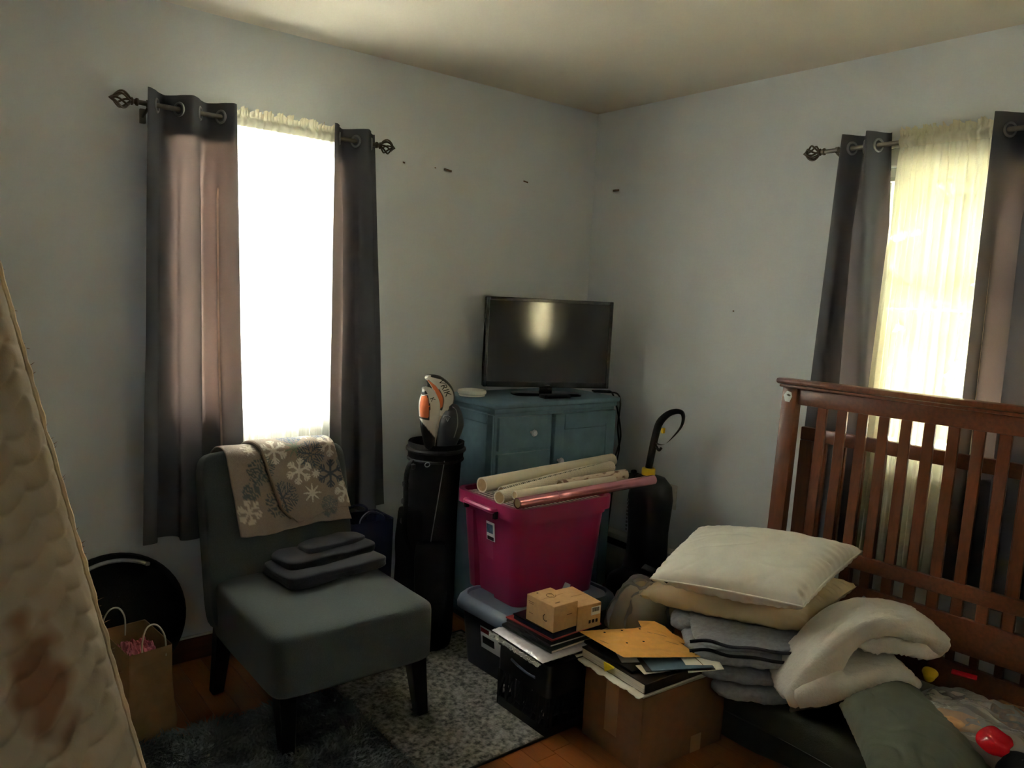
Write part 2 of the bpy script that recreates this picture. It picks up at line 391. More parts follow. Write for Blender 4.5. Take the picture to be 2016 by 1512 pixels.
def window(name, M3, w0, w1, z0, z1):
    """built in a frame where +u runs along the wall, n points out of the room"""
    root = bpy.data.objects.new(name, None); C.objects.link(root); root['kind'] = 'structure'
    def bb(nm, mat, boxes, r=.003):
        bm = NB()
        for u0, u1, n0, n1, a, b in boxes:
            lo, hi = (u0, n0, a), (u1, n1, b); box2(bm, lo, hi, r, 1)
        for v in bm.verts: v.co = M3 @ v.co
        return fin(bm, nm, mat, root)
    cw = .05
    bb('casing', 'trim', [(w0 - cw, w0 + .0, -.018, .001, z0 - .02, z1 + .07)]); bb('casing', 'trim', [(w1, w1 + cw, -.018, .001, z0 - .02, z1 + .07)])
    bb('head_casing', 'trim', [(w0 - cw, w1 + cw, -.02, .001, z1, z1 + .065), (w0 - cw - .01, w1 + cw + .01, -.026, .001, z1 + .0655, z1 + .08)])
    bb('sill', 'trim', [(w0 - cw - .015, w1 + cw + .015, -.027, .06, z0 - .03, z0)]); bb('apron', 'trim', [(w0 - cw, w1 + cw, -.016, .001, z0 - .085, z0 - .0305)])
    bb('jamb', 'trim', [(w0, w0 + .014, 0, .13, z0, z1)]); bb('jamb', 'trim', [(w1 - .014, w1, 0, .13, z0, z1)])
    bb('blind_headrail', 'trim', [(w0 + .015, w1 - .015, .012, .05, z1 - .035, z1 - .001), (w0 + .015, w1 - .015, .018, .046, z1 - .048, z1 - .036)])
    zm = 1.522; t = .036
    for nm, a, b, n0 in (('upper_sash', zm - .02, z1 - .0, .085), ('lower_sash', z0 + .0, zm + .018, .052)):
        x0_, x1_ = w0 + .016, w1 - .016
        s = bb(nm, 'trim', [(x0_, x0_ + t, n0, n0 + .03, a, b), (x1_ - t, x1_, n0, n0 + .03, a, b), (x0_ + t, x1_ - t, n0, n0 + .03, a, a + t + .004), (x0_ + t, x1_ - t, n0, n0 + .03, b - t, b)])
        bm = NB(); box2(bm, (x0_ + t, n0 + .013, a + t), (x1_ - t, n0 + .017, b - t))
        for v in bm.verts: v.co = M3 @ v.co
        fin(bm, 'pane', 'glass', s, smooth=False)
    return root
window('window_1', Matrix.Identity(3), -2.10, -1.468, WZ0, WZ1)
window('window_2', Matrix(((0, 1, 0), (-1, 0, 0), (0, 0, 1))), 1.482, 2.11, WZ0, WZ1)
w3 = window('window_3', Matrix(((-1, 0, 0), (0, -1, 0), (0, 0, 1))), .62, 1.25, 1.05, WZ1); w3.location = (0, Y0, 0)
bm = NB(); box2(bm, (-6, -6.3, -.7), (3, -6.15, 4.2), .01); struct(fin(bm, 'added_outer_wall', 'added_wall_siding', smooth=False))  # unseen wall added to block the sky from the window behind the camera
bm = NB(); box2(bm, (-7, -6.6, 2.62), (4, Y0 - WT - .001, 2.72), .01); struct(fin(bm, 'added_porch_roof', 'trim'))  # porch roof out of view, added to keep the sun off that wall

# outside: lawn and trees
bm = NB(); grid(bm, lambda u, v: Vector((-30 + 60 * u, -30 + 60 * v, -.7 + .12 * nz((u * 9, v * 9, 0)))), 40, 40)
struct(fin(bm, 'lawn', 'lawn'))
def tree(x, y, h, rad, label, k):
    t = thing('tree', (x, y, -.75), label, 'tree', group='trees outside the windows')
    bm = NB(); tube(bm, spline([(0, 0, 0), (.06, .03, h * .3), (-.05, .08, h * .6), (.02, 0, h * .9)], 4), [.16 * (1 - i / 14) + .02 for i in range(13)], 8); fin(bm, 'trunk', 'bark', t)
    bm = NB(); rnd = random.Random(k)
    for i in range(9):
        a = rnd.random() * 6.28; z = h * rnd.uniform(.3, .8); rr2 = rad * rnd.uniform(.5, .9)
        tube(bm, [(0, 0, z), (rr2 * .5 * cos(a), rr2 * .5 * sin(a), z + .3), (rr2 * cos(a), rr2 * sin(a), z + .5)], [.05, .035, .012], 5)
    fin(bm, 'branches', 'bark', t)
    bm = NB()
    for i in range(4000):
        d = Vector((rnd.gauss(0, 1), rnd.gauss(0, 1), rnd.gauss(0, 1))).normalized() * rnd.random() ** .4
        p = Vector((d.x * rad, d.y * rad, h * .62 + d.z * h * .42))
        a = Vector((rnd.gauss(0, 1), rnd.gauss(0, 1), rnd.gauss(0, 1))).normalized(); b = a.orthogonal().normalized(); s = rnd.uniform(.09, .19) * rad / 1.3
        add(bm, [p - a * s, p + b * s * .5, p + a * s, p - b * s * .5], [(0, 1, 2, 3)])
    o = fin(bm, 'foliage', 'leaf', t, smooth=False); o['kind'] = 'stuff'
tree(3.6, -.2, 6.0, 1.35, 'tall leafy tree close outside the right window, nearest the room corner', 1)
tree(4.4, -3.9, 5.2, 1.4, 'leafy tree outside the right window, on the far side from the room corner', 2)
tree(3.1, -2.0, 3.0, .75, 'small bushy tree straight outside the right window', 3)
tree(7.4, 3.4, 6.5, 1.9, 'broad tree at the back of the garden, furthest from the right window', 4)
tree(8.0, -1.0, 7.0, 1.9, 'tall tree behind the small bushy one outside the right window', 6)
tree(-2.9, 4.6, 2.2, .8, 'round green tree outside the left window behind the curtain', 5)
bm = NB(); box2(bm, (X0 - .5, WT + .001, 2.50), (.6, .62, 2.62), .01); struct(fin(bm, 'unseen_eave', 'trim'))  # unseen roof eave, set here to shade the top of the left window

# ================================================================ RODS AND CURTAINS
def rod(name, p0, p1, label, ends, brk, out):
    p0, p1 = Vector(p0), Vector(p1); d = (p1 - p0).normalized()
    t = thing(name, p0, label, 'curtain rod')
    bm = NB(); tube(bm, [Vector(), p1 - p0], .0085, 12); fin(bm, 'pole', 'metal', t)
    for which in ends:
        s = -d if which == 0 else d; o = Vector() if which == 0 else p1 - p0
        R = Vector((0, 0, 1)).rotation_difference(s).to_matrix()
        bm = NB(); lathe(bm, [(.0085, 0), (.013, .002), (.013, .008), (.008, .012), (.008, .016), (.014, .02), (.012, .026)], o, 14, R)
        for k in range(7):
            a0 = 2 * pi * k / 7
            tube(bm, [R @ (Matrix.Rotation(a0 + q * .14, 3, 'Z') @ Vector((.006 + .022 * sin(pi * q / 10), 0, .024 + .0055 * q))) + o for q in range(11)], .0036, 6)
        lathe(bm, [(.005, .075), (.009, .078), (.009, .082), (.002, .092)], o, 10, R)
        fin(bm, 'finial', 'bronze', t)
    for q in brk:
        o = d * q
        out = Vector(out)
        bm = NB(); tube(bm, spline([o + Vector((0, 0, -.012)), o + Vector((0, 0, -.022)) + out * .4, o + out * .97 + Vector((0, 0, -.035))], 4), .005, 8)
        R = Vector((0, 0, 1)).rotation_difference(d).to_matrix(); lathe(bm, [(.0125, -.005), (.0125, .005)], o, 12, R)
        rbox(bm, o + out * .97 + Vector((0, 0, -.03)), (.02, .02, .05), .003); fin(bm, 'bracket', 'metal', t)
    return t
rod('curtain_rod', (-2.235, -.08, 2.067), (-1.335, -.08, 2.067), 'pewter curtain rod with caged finials above the left window', (0, 1), (.03, .86), (0, .08, 0))
rod('curtain_rod', (-.08, -1.345, 2.09), (-.08, -2.36, 2.09), 'pewter curtain rod with a caged finial above the right window', (0, 1), (.05, .96), (.08, 0, 0))

def panel(name, label, u0, u1, b0, b1, ztop, zbot, n, ph, amp, world, n0=.08, zr=2.067, seed=0, mat='curtain', group=None, fold_back=0):
    """grommet curtain: folds sway about the rod; u is along the wall, n the distance from it"""
    t = thing(name, world(u0, .0, 0) * 1.0, label, 'curtain', group=group)
    org = Vector(t.location)
    L = ztop - zbot
    def f(u, v, off=0.0):
        z = ztop - v * L
        e0 = u0 + (b0(v) - u0 if callable(b0) else (b0 - u0) * v); e1 = u1 + (b1(v) - u1 if callable(b1) else (b1 - u1) * v)
        th = 2 * pi * n * u + ph
        kk = (-.2 + .85 * min(1, max(0, v - .05) * 6)) / (2 * pi * n); w_ = lambda q: q - kk * sin(2 * (2 * pi * n * q + ph))
        uu = (w_(u) - w_(0)) / (w_(1) - w_(0))
        A = amp * (1 - .25 * v + .2 * nz((u * 2, v * 2, seed)))
        s = sin(th + .5 * v * nz((u * 3, v * 1.5, seed), 1))
        x_ = e0 + (e1 - e0) * uu + .008 * v * nz((u * 4, v * 3, seed + 1))
        nn = n0 + A * (abs(s) ** .8 * (1 if s > 0 else -1)) + .006 * nz((u * 6, v * 5, seed + 2)) * v + off
        zz = z - (.008 * nz((u * 3, 0, seed + 3)) if v > .99 else 0)
        return world(x_, nn, zz) - org
    bm = NB(); grid(bm, lambda u, v: f(u, v), 110, 70); fin(bm, 'cloth', mat, t, angle=180)
    bm = NB(); grid(bm, lambda u, v: f(u, v * .085, -.0025), 110, 6); fin(bm, 'heading', 'curtain_hem', t, angle=180)
    bm = NB(); grid(bm, lambda u, v: f(u, .957 + v * .042, -.0025), 110, 3); fin(bm, 'hem', 'curtain_hem', t, angle=180)
    if fold_back:
        bm = NB(); grid(bm, lambda u, v: f(fold_back + (1 - fold_back) * u, .05 + .95 * v, -.006), 40, 70); fin(bm, 'turned_edge', 'curtain_lining', t, angle=180)
    # grommets where the cloth crosses the rod
    k = 0; prev = None
    vr = (ztop - zr) / L
    for i in range(400):
        u = i / 400; th = 2 * pi * n * u + ph; s = sin(th)
        if prev is not None and (s > 0) != (prev > 0):
            p = f(u, vr); q = f(u + .004, vr); tdir = (q - p).normalized(); nrm = tdir.cross(Vector((0, 0, 1))).normalized()
            up = Vector((0, 0, 1)); bm = NB()
            tube(bm, [p + (tdir * cos(a) + up * sin(a)) * .0215 for a in [2 * pi * q_ / 20 for q_ in range(20)]], .0045, 6, closed=True)
            fin(bm, 'grommet', 'silver', t)
        prev = s
    return t
WL = lambda u, n, z: Vector((u, -n, z))
WR = lambda u, n, z: Vector((-n, u, z))
panel('grommet_curtain', 'grey grommet curtain left of the sheer at the left window', -2.215, -1.915, -2.235, -1.868, 2.115, .525, 2.15, pi / 2 - .2, .042, WL, seed=1, fold_back=.70)
panel('grommet_curtain', 'narrow grey grommet curtain right of the sheer at the left window', -1.535, -1.318, -1.525, -1.225, 2.115, .53, 1.6, pi / 2 - .3, .042, WL, seed=5)
panel('grommet_curtain', 'flared grey curtain nearest the corner at the right window', -1.43, -1.58, lambda v: -1.43 + .06 * v ** .9, lambda v: -1.58 - .12 * v, 2.138, .53, 1.6, pi / 2, .04, WR, zr=2.09, seed=9)
panel('grommet_curtain', 'dark grey curtain right of the sheer at the right window, cut by the photo edge', -1.945, -2.30, lambda v: -1.945 + .05 * v * 0 - .0 * v, -2.34, 2.145, .53, 2.3, pi / 2 + .3, .042, WR, zr=2.09, seed=13)

def sheer(label, u0, u1, b0, b1, ztop, zbot, world, warp, folds, amp, seed, zr, mat):
    t = thing('sheer_curtain', world(u0, 0, 0), label, 'curtain'); org = Vector(t.location); L = ztop - zbot
    def f(u, v, off=0, k=1):
        w_ = warp(u); z = ztop - v * L
        x_ = u0 + (b0 - u0) * v + ((u1 - u0) + ((b1 - b0) - (u1 - u0)) * v) * w_
        s = sin(folds * 2 * pi * u + 2 * nz((u * 6, v * .8, seed))) + .5 * sin(folds * 4.7 * u * 2 + 3 * nz((u * 9, v * .6, seed + 1)))
        # pulled flat round the rod
        near = math.exp(-((z - zr) / .03) ** 2)
        nn = .08 + off + amp * s * (.7 + .6 * v) * (1 - .85 * near) * k + .01 * nz((u * 3, v * 2, seed + 2)) * v
        return world(x_, nn, z) - org
    bm = NB(); grid(bm, lambda u, v: f(u, v), 260, 50); fin(bm, 'cloth', mat, t, angle=180)
    def hd(u, v):
        p = f(u, 0); z = zr - .018 + v * .062
        q = 1 if v > .7 else 0
        s = sin(folds * 2.3 * 2 * pi * u + 4 * nz((u * 14, 0, seed + 5)))
        bul = .0125 * sin(pi * min(1, v / .6)) if v < .6 else 0
        oo = world(0, 1, 0) - world(0, 0, 0)
        flare = max(0, (v - .55)) / .45
        return Vector((p.x, p.y, 0)) + Vector((0, 0, z - org.z + .008 * flare * sin(u * 60 + 5 * nz((u * 20, 0, seed))))) + oo * (bul * 1.15 + .012 * flare * s + (.0 if v < .6 else .004))
    bm = NB(); grid(bm, hd, 260, 14); fin(bm, 'ruffled_heading', 'ruffle', t, angle=180)
    return t
sheer('white sheer curtain glowing in the middle of the left window', -1.935, -1.50, -1.90, -1.50, 2.05, .56, WL, lambda u: u, 15, .011, 21, 2.067, 'sheer_dense')
sheer('white sheer curtain bunched in the middle of the right window', -1.632, -1.965, -1.60, -1.985, 2.072, .56, WR, lambda u: u ** 1.7 * .62 + .38 * u, 13, .013, 31, 2.09, 'sheer')
# nearly closed curtains of the window behind the camera
WB = lambda u, n, z: Vector((u, Y0 + n, z))
panel('grommet_curtain', 'dark grey curtain on the window behind the camera, nearer the right wall', -.50, -.855, -.50, -.855, 2.115, .9, 2.2, 1.3, .022, WB, n0=.06, seed=17, mat='blackout')
panel('grommet_curtain', 'dark grey curtain on the window behind the camera, nearer the mattress', -.995, -1.37, -.995, -1.37, 2.115, .9, 2.2, 1.3, .022, WB, n0=.06, seed=19, mat='blackout')
rod('curtain_rod', (-.44, Y0 + .06, 2.067), (-1.43, Y0 + .06, 2.067), 'curtain rod behind the camera, on the wall opposite the chair', (0, 1), (.02, .97), (0, -.06, 0))
#@@PART2
# ================================================================ FLOOR COVERINGS
t = thing('shag_rug', (-2.2, -1.1, 0), 'dark grey shaggy rug under the front legs of the slate chair', 'rug')
bm = NB(); loft(bm, [rr(1.0, 1.1, .12, .001, 6), rr(1.0, 1.1, .12, .008, 6)]); fin(bm, 'backing', 'shag_base', t)
def blades():
    V, F = [], []; rnd = random.Random(3)
    for i in range(30000):
        x = rnd.uniform(-.5, .5); y = rnd.uniform(-.2, .555)
        if abs(x) > .43 and y > .48 and (abs(x) - .43) ** 2 + (y - .48) ** 2 > .008: continue
        a = 2.2 * pi * nz((x * 5, y * 5, 1), 1.0) + rnd.uniform(-.9, .9); h = rnd.uniform(.022, .048); ln = rnd.uniform(.014, .04)
        d = Vector((cos(a), sin(a), 0)); sd = Vector((-d.y, d.x, 0)) * .0023; p = Vector((x, y, .007))
        k = len(V); m = p + d * ln * .4 + Vector((0, 0, h * .75)); e = p + d * ln + Vector((0, 0, h * .9))
        V += [p - sd, p + sd, m + sd, m - sd, e]; F += [(k, k + 1, k + 2, k + 3), (k + 3, k + 2, k + 4)]
    me = bpy.data.meshes.new('pile'); me.from_pydata(V, [], F); me.materials.append(MT['shag'])
    o = bpy.data.objects.new('pile', me); C.objects.link(o); o.parent = t; o['kind'] = 'stuff'
blades()
t = thing('mottled_rug', (-1.34, -.78, 0), 'short pile rug mottled grey and white, under the crate and grey lidded tote', 'rug')
bm = NB(); g = grid(bm, lambda u, v: Vector((-.34 + .68 * u, -.415 + .83 * v, .008 + (.004 * abs(nz((u * 34, v * 42, 5))) if 0 < u < 1 and 0 < v < 1 else -.0075))), 110, 134); fin(bm, 'pile', 'rug', t, angle=180)
bm = NB(); tube(bm, [(-.343, -.418, .005), (.343, -.418, .005), (.343, .418, .005), (-.343, .418, .005)], .005, 8, closed=True); fin(bm, 'bound_edge', 'rug_edge', t)

# ================================================================ HEATER, OUTLET
t = thing('baseboard_heater', (0, -.75, .07), 'white baseboard heater low on the right wall behind the dresser', 'heater')
bm = NB(); box2(bm, (-.075, -.62, .205), (-.001, .55, .235), .006); fin(bm, 'top_cover', 'heater', t)
bm = NB(); box2(bm, (-.066, -.615, .0), (-.05, .545, .165), .004); fin(bm, 'front_panel', 'heater', t)
bm = NB(); box2(bm, (-.049, -.615, .0), (-.001, .545, .2), 0); fin(bm, 'slot', 'matte_black', t)
t = thing('wall_outlet', (0, -.66, .555), 'white wall outlet with a black plug beside the vacuum', 'outlet')
bm = NB(); box2(bm, (-.007, -.037, -.06), (0, .037, .06), .003); fin(bm, 'plate', 'outlet', t)
for dz in (-.02, .02):
    bm = NB(); R = Matrix.Rotation(-pi / 2, 3, 'Y'); lathe(bm, [(.0165, .0071), (.0165, .009)], (0, 0, dz), 16, R); fin(bm, 'socket', 'trim', t)
bm = NB(); rbox(bm, (-.021, 0, .02), (.024, .026, .022), .005); fin(bm, 'plug', 'black_plastic', t)

# ================================================================ ACCENT CHAIR
t = thing('accent_chair', (-1.79, -.6, 0), 'slate grey upholstered armless chair with black tapered legs before the left window', 'chair')
cx0 = -1.79
bm = NB(); softbox(bm, (0, -.03, .345), (.56, .60, .205), e=13, n=26, amp=.005, fr=5)
for v in bm.verts:
    if v.co.z > .4: v.co.z += .012 * max(0, 1 - (v.co.x / .28) ** 2) * max(0, 1 - ((v.co.y + .03) / .3) ** 2)
fin(bm, 'seat', 'chair', t)
bm = NB(); R = Matrix.Rotation(radians(-14), 3, 'X'); softbox(bm, (-.02, .30, .565), (.545, .115, .63), e=11, n=22, amp=.004, fr=5, R=R)
fin(bm, 'backrest', 'chair', t)
def leg(x0, y0, x1, y1, zt, a, b):
    bm = NB(); loft(bm, [[Vector((x1 + sx * b, y1 + sy * b, 0)) for sx, sy in ((1, 1), (-1, 1), (-1, -1), (1, -1))], [Vector((x0 + sx * a, y0 + sy * a, zt)) for sx, sy in ((1, 1), (-1, 1), (-1, -1), (1, -1))]])
    bmesh.ops.bevel(bm, geom=list(bm.edges), offset=.003, segments=1, affect='EDGES'); fin(bm, 'leg', 'leg', t)
leg(-.225, -.265, -.2, -.235, .26, .03, .02); leg(.235, -.265, .29, -.235, .26, .03, .02); leg(-.235, .25, -.245, .30, .28, .03, .02); leg(.235, .25, .245, .30, .28, .03, .02)

# blanket with snowflake print, folded over the backrest
FL = [  # s, d (metres on the cloth), radius, colour, kind
 (.03, .015, .05, (70, 92, 120), 0), (.15, .0, .06, (64, 86, 118), 0), (.09, .02, .03, (206, 200, 190), 1),
 (-.13, .06, .03, (200, 192, 180), 1), (-.05, .09, .052, (216, 208, 196), 2), (.17, .08, .05, (212, 202, 190), 2), (.03, .085, .04, (120, 136, 122), 1), (.09, .115, .055, (78, 90, 104), 0),
 (.04, .175, .05, (222, 214, 202), 2), (.105, .19, .018, (222, 214, 202), 1), (.165, .195, .055, (70, 76, 88), 2), (-.10, .15, .05, (84, 94, 98), 0),
 (-.03, .265, .06, (84, 92, 100), 0), (.085, .26, .036, (222, 214, 202), 1), (.22, .27, .045, (212, 204, 192), 2), (-.15, .29, .045, (212, 200, 184), 2), (.15, .31, .035, (110, 112, 112), 0), (.22, .15, .03, (96, 104, 112), 0),
 (-.14, .22, .035, (92, 100, 104), 0), (.0, -.06, .05, (206, 200, 190), 2), (.12, -.07, .05, (78, 92, 112), 0)]
def flakes(s, d):
    base = (152, 138, 127); col = base
    for fs, fd, r, c, kd in FL:
        a = s - fs; b = d - fd; q = sqrt(a * a + b * b)
        if q > r: continue
        th = atan2(b, a) + fs * 9; n_ = 8 if kd == 1 else 6
        th = (th + pi / n_) % (2 * pi / n_) - pi / n_
        al = q * cos(th); pe = abs(q * sin(th)); on = False
        if kd == 1: on = pe < .0042 * (1 - q / r) + .0012
        elif kd == 2:
            on = pe < .0042 or (abs(al - pe - r * .5) < .0042 and pe < r * .3) or (abs(al - pe - r * .74) < .004 and pe < r * .22)
        else:
            on = pe < .003 or any(abs(al - pe - r * f) < .0028 and pe < r * (.42 - .3 * f + .12) for f in (.28, .5, .72))
            if on and noise.noise(Vector((s * 260, d * 260, fs))) > .35: on = False
        if on: col = c
    return S(*col)
BX = -1.81
def back_path(q, off):
    """q>0 down the front of the backrest, q<0 down its rear; metres from the top edge"""
    n_ = Vector((0, -cos(radians(14)), sin(radians(14)))); dn = Vector((0, -sin(radians(14)), -cos(radians(14))))
    top = Vector((0, .30 + .315 * sin(radians(14)), .565 + .315 * cos(radians(14)))); hw = .0575 + off; rad = .035
    # front flat, rounded top, rear flat
    top = top + dn * (-off)
    if q > .09: p = top + n_ * hw + dn * (q - .05)
    elif q < -.09: p = top - n_ * hw + dn * (-q - .05)
    else:
        a = (q / .09) * (pi / 2); p = top + n_ * hw * (sin(a) if abs(sin(a)) < 1 else 1) + dn * (.04 * (1 - cos(a)))
    return p
def drape(name, s0f, s1f, q0, q1f, off, nu, nv, k):
    bm = NB(); info = []
    def f(u, v):
        q = q0 + (q1f(u) - q0) * v; s = s0f(q) + (s1f(q) - s0f(q)) * u
        p = back_path(q, off + .002 * nz((s * 8, q * 8, k)) + .0045 * nz((s * 22, q * 14, k + 4)) * (1 if q > .12 else .3))
        info.append((s, q)); return Vector((p.x + s, p.y, p.z))
    grid(bm, f, nu, nv)
    o = fin(bm, name, 'blanket', tb, angle=180, col=lambda co, i: flakes(info[i][0] + 0, info[i][1]))
    m = o.modifiers.new('thick', 'SOLIDIFY'); m.thickness = .007; m.offset = 1
    m = o.modifiers.new('round', 'BEVEL'); m.width = .002; m.segments = 1; m.limit_method = 'ANGLE'; m.angle_limit = radians(60)
    return o
tb = thing('snowflake_blanket', (-1.79, -.6, 0), 'taupe blanket printed with blue and white snowflakes over the chair back', 'blanket')
drape('under_layer', lambda q: -.225 + .10 * q, lambda q: .17 + .2 * q, -.28, lambda u: .375 - .012 * u + .006 * sin(u * 7), .012, 90, 110, 1)
drape('top_layer', lambda q: -.135 + (.02 + .27 * max(0, q) if q < .30 else .1 + .9 * (q - .30)), lambda q: .172 + .2 * q, -.25, lambda u: .352 - .02 * u + .01 * sin(u * 5 + 1), .024, 150, 190, 2)
bm = NB(); pts = []
for i in range(40):
    q = -.1 + .44 * i / 39; s = -.135 + (.02 + .27 * max(0, q) if q < .30 else .1 + .9 * (q - .30)); p = back_path(q, .024); pts.append((p.x + s, p.y, p.z))
tube(bm, pts, .0075, 8); fin(bm, 'rolled_edge', 'blanket', tb, col=lambda co, i: S(140, 124, 110))
# folded dark garment on the seat
t = thing('folded_sweater', (-1.72, -.5, .462), 'folded charcoal knit garment lying on the chair seat', 'clothing', rz=radians(4))
bm = NB(); softbox(bm, (.0, -.02, .026), (.40, .22, .046), e=8, n=22, amp=.008, fr=9, k=2, R=rotz(.04)); fin(bm, 'lower_fold', 'dark_knit', t)
bm = NB(); softbox(bm, (.015, .025, .058), (.37, .17, .034), e=6, n=20, amp=.009, fr=11, k=5, R=rotz(.1)); fin(bm, 'upper_fold', 'dark_knit', t)
bm = NB(); softbox(bm, (.06, .05, .080), (.26, .10, .024), e=5, n=16, amp=.008, fr=12, k=8, R=rotz(.12)); fin(bm, 'sleeve', 'dark_knit', t)

# navy bag behind the chair
t = thing('shopping_bag', (-1.41, -.21, 0), 'dark navy boxy shopping bag with a royal blue side, behind the chair', 'bag')
bm = NB(); loft(bm, [rr(.19, .15, .012, .0, 3), rr(.2, .16, .012, .54, 3), rr(.188, .148, .01, .538, 3), rr(.18, .14, .01, .02, 3)], True, True); fin(bm, 'body', 'navy', t)
bm = NB(); box2(bm, (-.1035, -.07, .06), (-.1022, .07, .52), 0); fin(bm, 'printed_side', 'royal', t)
for y in (-.074, .074):
    bm = NB(); tube(bm, spline([(-.05, y, .5), (-.05, y * .95, .55), (0, y * .8, .575), (.05, y * .95, .55), (.05, y, .5)], 5), .006, 6); fin(bm, 'handle', 'navy', t)

# round black case and paper bag
t = thing('round_case', (-2.325, -.075, 0), 'round black padded case with a thin silver arc, leaning on the left wall', 'case')
R = Matrix.Rotation(radians(80), 3, 'X')
bm = NB(); lathe(bm, [(.0, -.05), (.19, -.05), (.222, -.042), (.24, -.02), (.243, 0), (.24, .02), (.222, .042), (.19, .046), (.0, .04)], (0, 0, .245), 56, R); fin(bm, 'shell', 'black_fabric', t)
bm = NB(); tube(bm, [R @ Vector((.226 * cos(a), .226 * sin(a), .046)) + Vector((0, 0, .245)) for a in [radians(62 + 110 * i / 30) for i in range(31)]], .0075, 8); fin(bm, 'silver_arc', 'silver', t)
bm = NB(); p = R @ Vector((.226 * cos(radians(61)), .226 * sin(radians(61)), .05)) + Vector((0, 0, .245)); rbox(bm, p, (.016, .012, .014), .004); fin(bm, 'zip_pull', 'silver', t)
bm = NB(); tube(bm, [R @ Vector((.243 * cos(a), .243 * sin(a), .0)) + Vector((0, 0, .245)) for a in [2 * pi * i / 48 for i in range(48)]], .005, 6, closed=True); fin(bm, 'piping', 'matte_black', t)
t = thing('paper_bag', (-2.315, -.37, 0), 'brown kraft paper bag with twisted handles and pink tissue, by the mattress', 'bag', rz=radians(7))
def bagloop(w_, d_, z, k):
    L = rr(w_, d_, .006, z, 2)
    return [Vector((p.x + .006 * nz((p.x * 20, p.y * 20, z * 9 + k)), p.y + .006 * nz((p.x * 20, p.y * 20, z * 9 + k + 5)), p.z + (.006 * nz((p.x * 30, p.y * 30, k)) if z > .25 else 0))) for p in L]
bm = NB(); loft(bm, [bagloop(.155, .24, .002, 0), bagloop(.16, .25, .04, 0), bagloop(.15, .24, .12, 1), bagloop(.138, .24, .2, 2), bagloop(.14, .245, .305, 3), bagloop(.136, .241, .304, 3), bagloop(.13, .23, .03, 2)]); fin(bm, 'body', 'bagkraft', t, angle=25)
for y, dx in ((-.118, .01), (.112, -.035)):
    bm = NB(); tube(bm, spline([(dx - .035, y, .27), (dx - .036, y * .97, .33), (dx - .018, y * .9, .375), (dx + .012, y * .9, .376), (dx + .034, y * .97, .335), (dx + .036, y, .27)], 6), .0028, 6); fin(bm, 'handle', 'cord_white', t)
bm = NB(); grid(bm, lambda u, v: Vector((-.055 + .085 * u, -.09 + .11 * v, .285 + .025 * abs(nz((u * 4, v * 5, 3))) + .02 * nz((u * 11, v * 9, 1)))), 26, 34); o = fin(bm, 'tissue', 'pink_tissue', t, angle=20)

# ================================================================ MATTRESS
B = Vector((-2.432, -1.10, 0)); ev = Vector((-.19, .253, .95)).normalized(); hv = Vector((-.8, -.6, 0)).normalized(); nv_ = hv.cross(ev)
if nv_.y > 0: nv_ = -nv_
t = thing('mattress', B, 'cream quilted mattress with a brown stain, leaning on end at the far left', 'mattress')
MH, MW, MD = 1.86, .95, .10
def quilt_h(a, b):
    s, w_ = .066, .10                              # puffy channels between scalloped, slanting seams
    q = (b + .38 * a) / s + .30 * abs(sin(pi * (a - .12 * b) / w_))
    return abs(sin(pi * q)) ** .55 * (.82 + .18 * abs(cos(pi * (a - .12 * b) / w_)))
def stc(co, i):
    d = co; a = d.dot(hv); b = d.dot(ev); base = Vector((154, 140, 122))
    q = 1 - (((a - .215) / .085) ** 2 + ((b - .60) / .17) ** 2) + .7 * nz((a * 18, b * 18, 3)); q = max(0, min(1, q * 1.3))
    q2 = 1 - (((a - .27) / .06) ** 2 + ((b - .36) / .07) ** 2) + .6 * nz((a * 18, b * 18, 9)); q = max(q, .6 * max(0, min(1, q2)))
    c = base.lerp(Vector((104, 66, 46)), q * .75); return S(*c)
def face(u, v):
    a, b = MW * u, MH * v; ed = min(a, MW - a, b, MH - b); h = .0125 * quilt_h(a, b) * min(1, ed / .03) + .028 * (min(1, ed / .05) ** .5) 
    return hv * a + ev * b + nv_ * (MD / 2 + h - .02)
bm = NB(); grid(bm, face, 190, 380); fin(bm, 'quilted_face', 'stain', t, angle=180, col=stc)
bm = NB(); loft(bm, [[hv * a + ev * b + nv_ * n_ for a, b in ((.004, .004), (MW - .004, .004), (MW - .004, MH - .004), (.004, MH - .004))] for n_ in (-MD / 2, MD / 2 - .02)]); fin(bm, 'side_band', 'frayed', t)
bm = NB(); n_ = 160; tube(bm, [hv * (.0 + .004 * nz((0, i * .2, 2))) + ev * (MH * i / n_) + nv_ * (MD / 2 - .012) for i in range(n_ + 1)], [.009 + .004 * nz((i * .31, 0, 0)) for i in range(n_ + 1)], 8); fin(bm, 'piping', 'quilted', t)
bm = NB(); grid(bm, lambda u, v: ev * (MH * u) - hv * (.003 + v * (.036 + .012 * nz((u * 40, 0, 1)) + .005 * nz((u * 140, 0, 2)))) + nv_ * (-.012 - .012 * v + .006 * nz((u * 60, v * 2, 3))), 240, 4); o = fin(bm, 'torn_backing', 'frayed', t, angle=180); mo = o.modifiers.new('thick', 'SOLIDIFY'); mo.thickness = .003
bm = NB(); rnd = random.Random(5)
for i in range(520):
    b = rnd.uniform(.02, MH); p = ev * b - hv * rnd.uniform(.0, .02) + nv_ * rnd.uniform(-.02, .035); d = (-hv * rnd.uniform(.4, 1) + ev * rnd.uniform(-.7, .7) + nv_ * rnd.uniform(-.4, .4)).normalized() * rnd.uniform(.006, .02)
    s = ev * .0011; add(bm, [p - s, p + s, p + d * .6 + s * .7 + ev * .002, p + d + ev * .003], [(0, 1, 2, 3)])
o = fin(bm, 'loose_threads', 'frayed', t, smooth=False); o['kind'] = 'stuff'

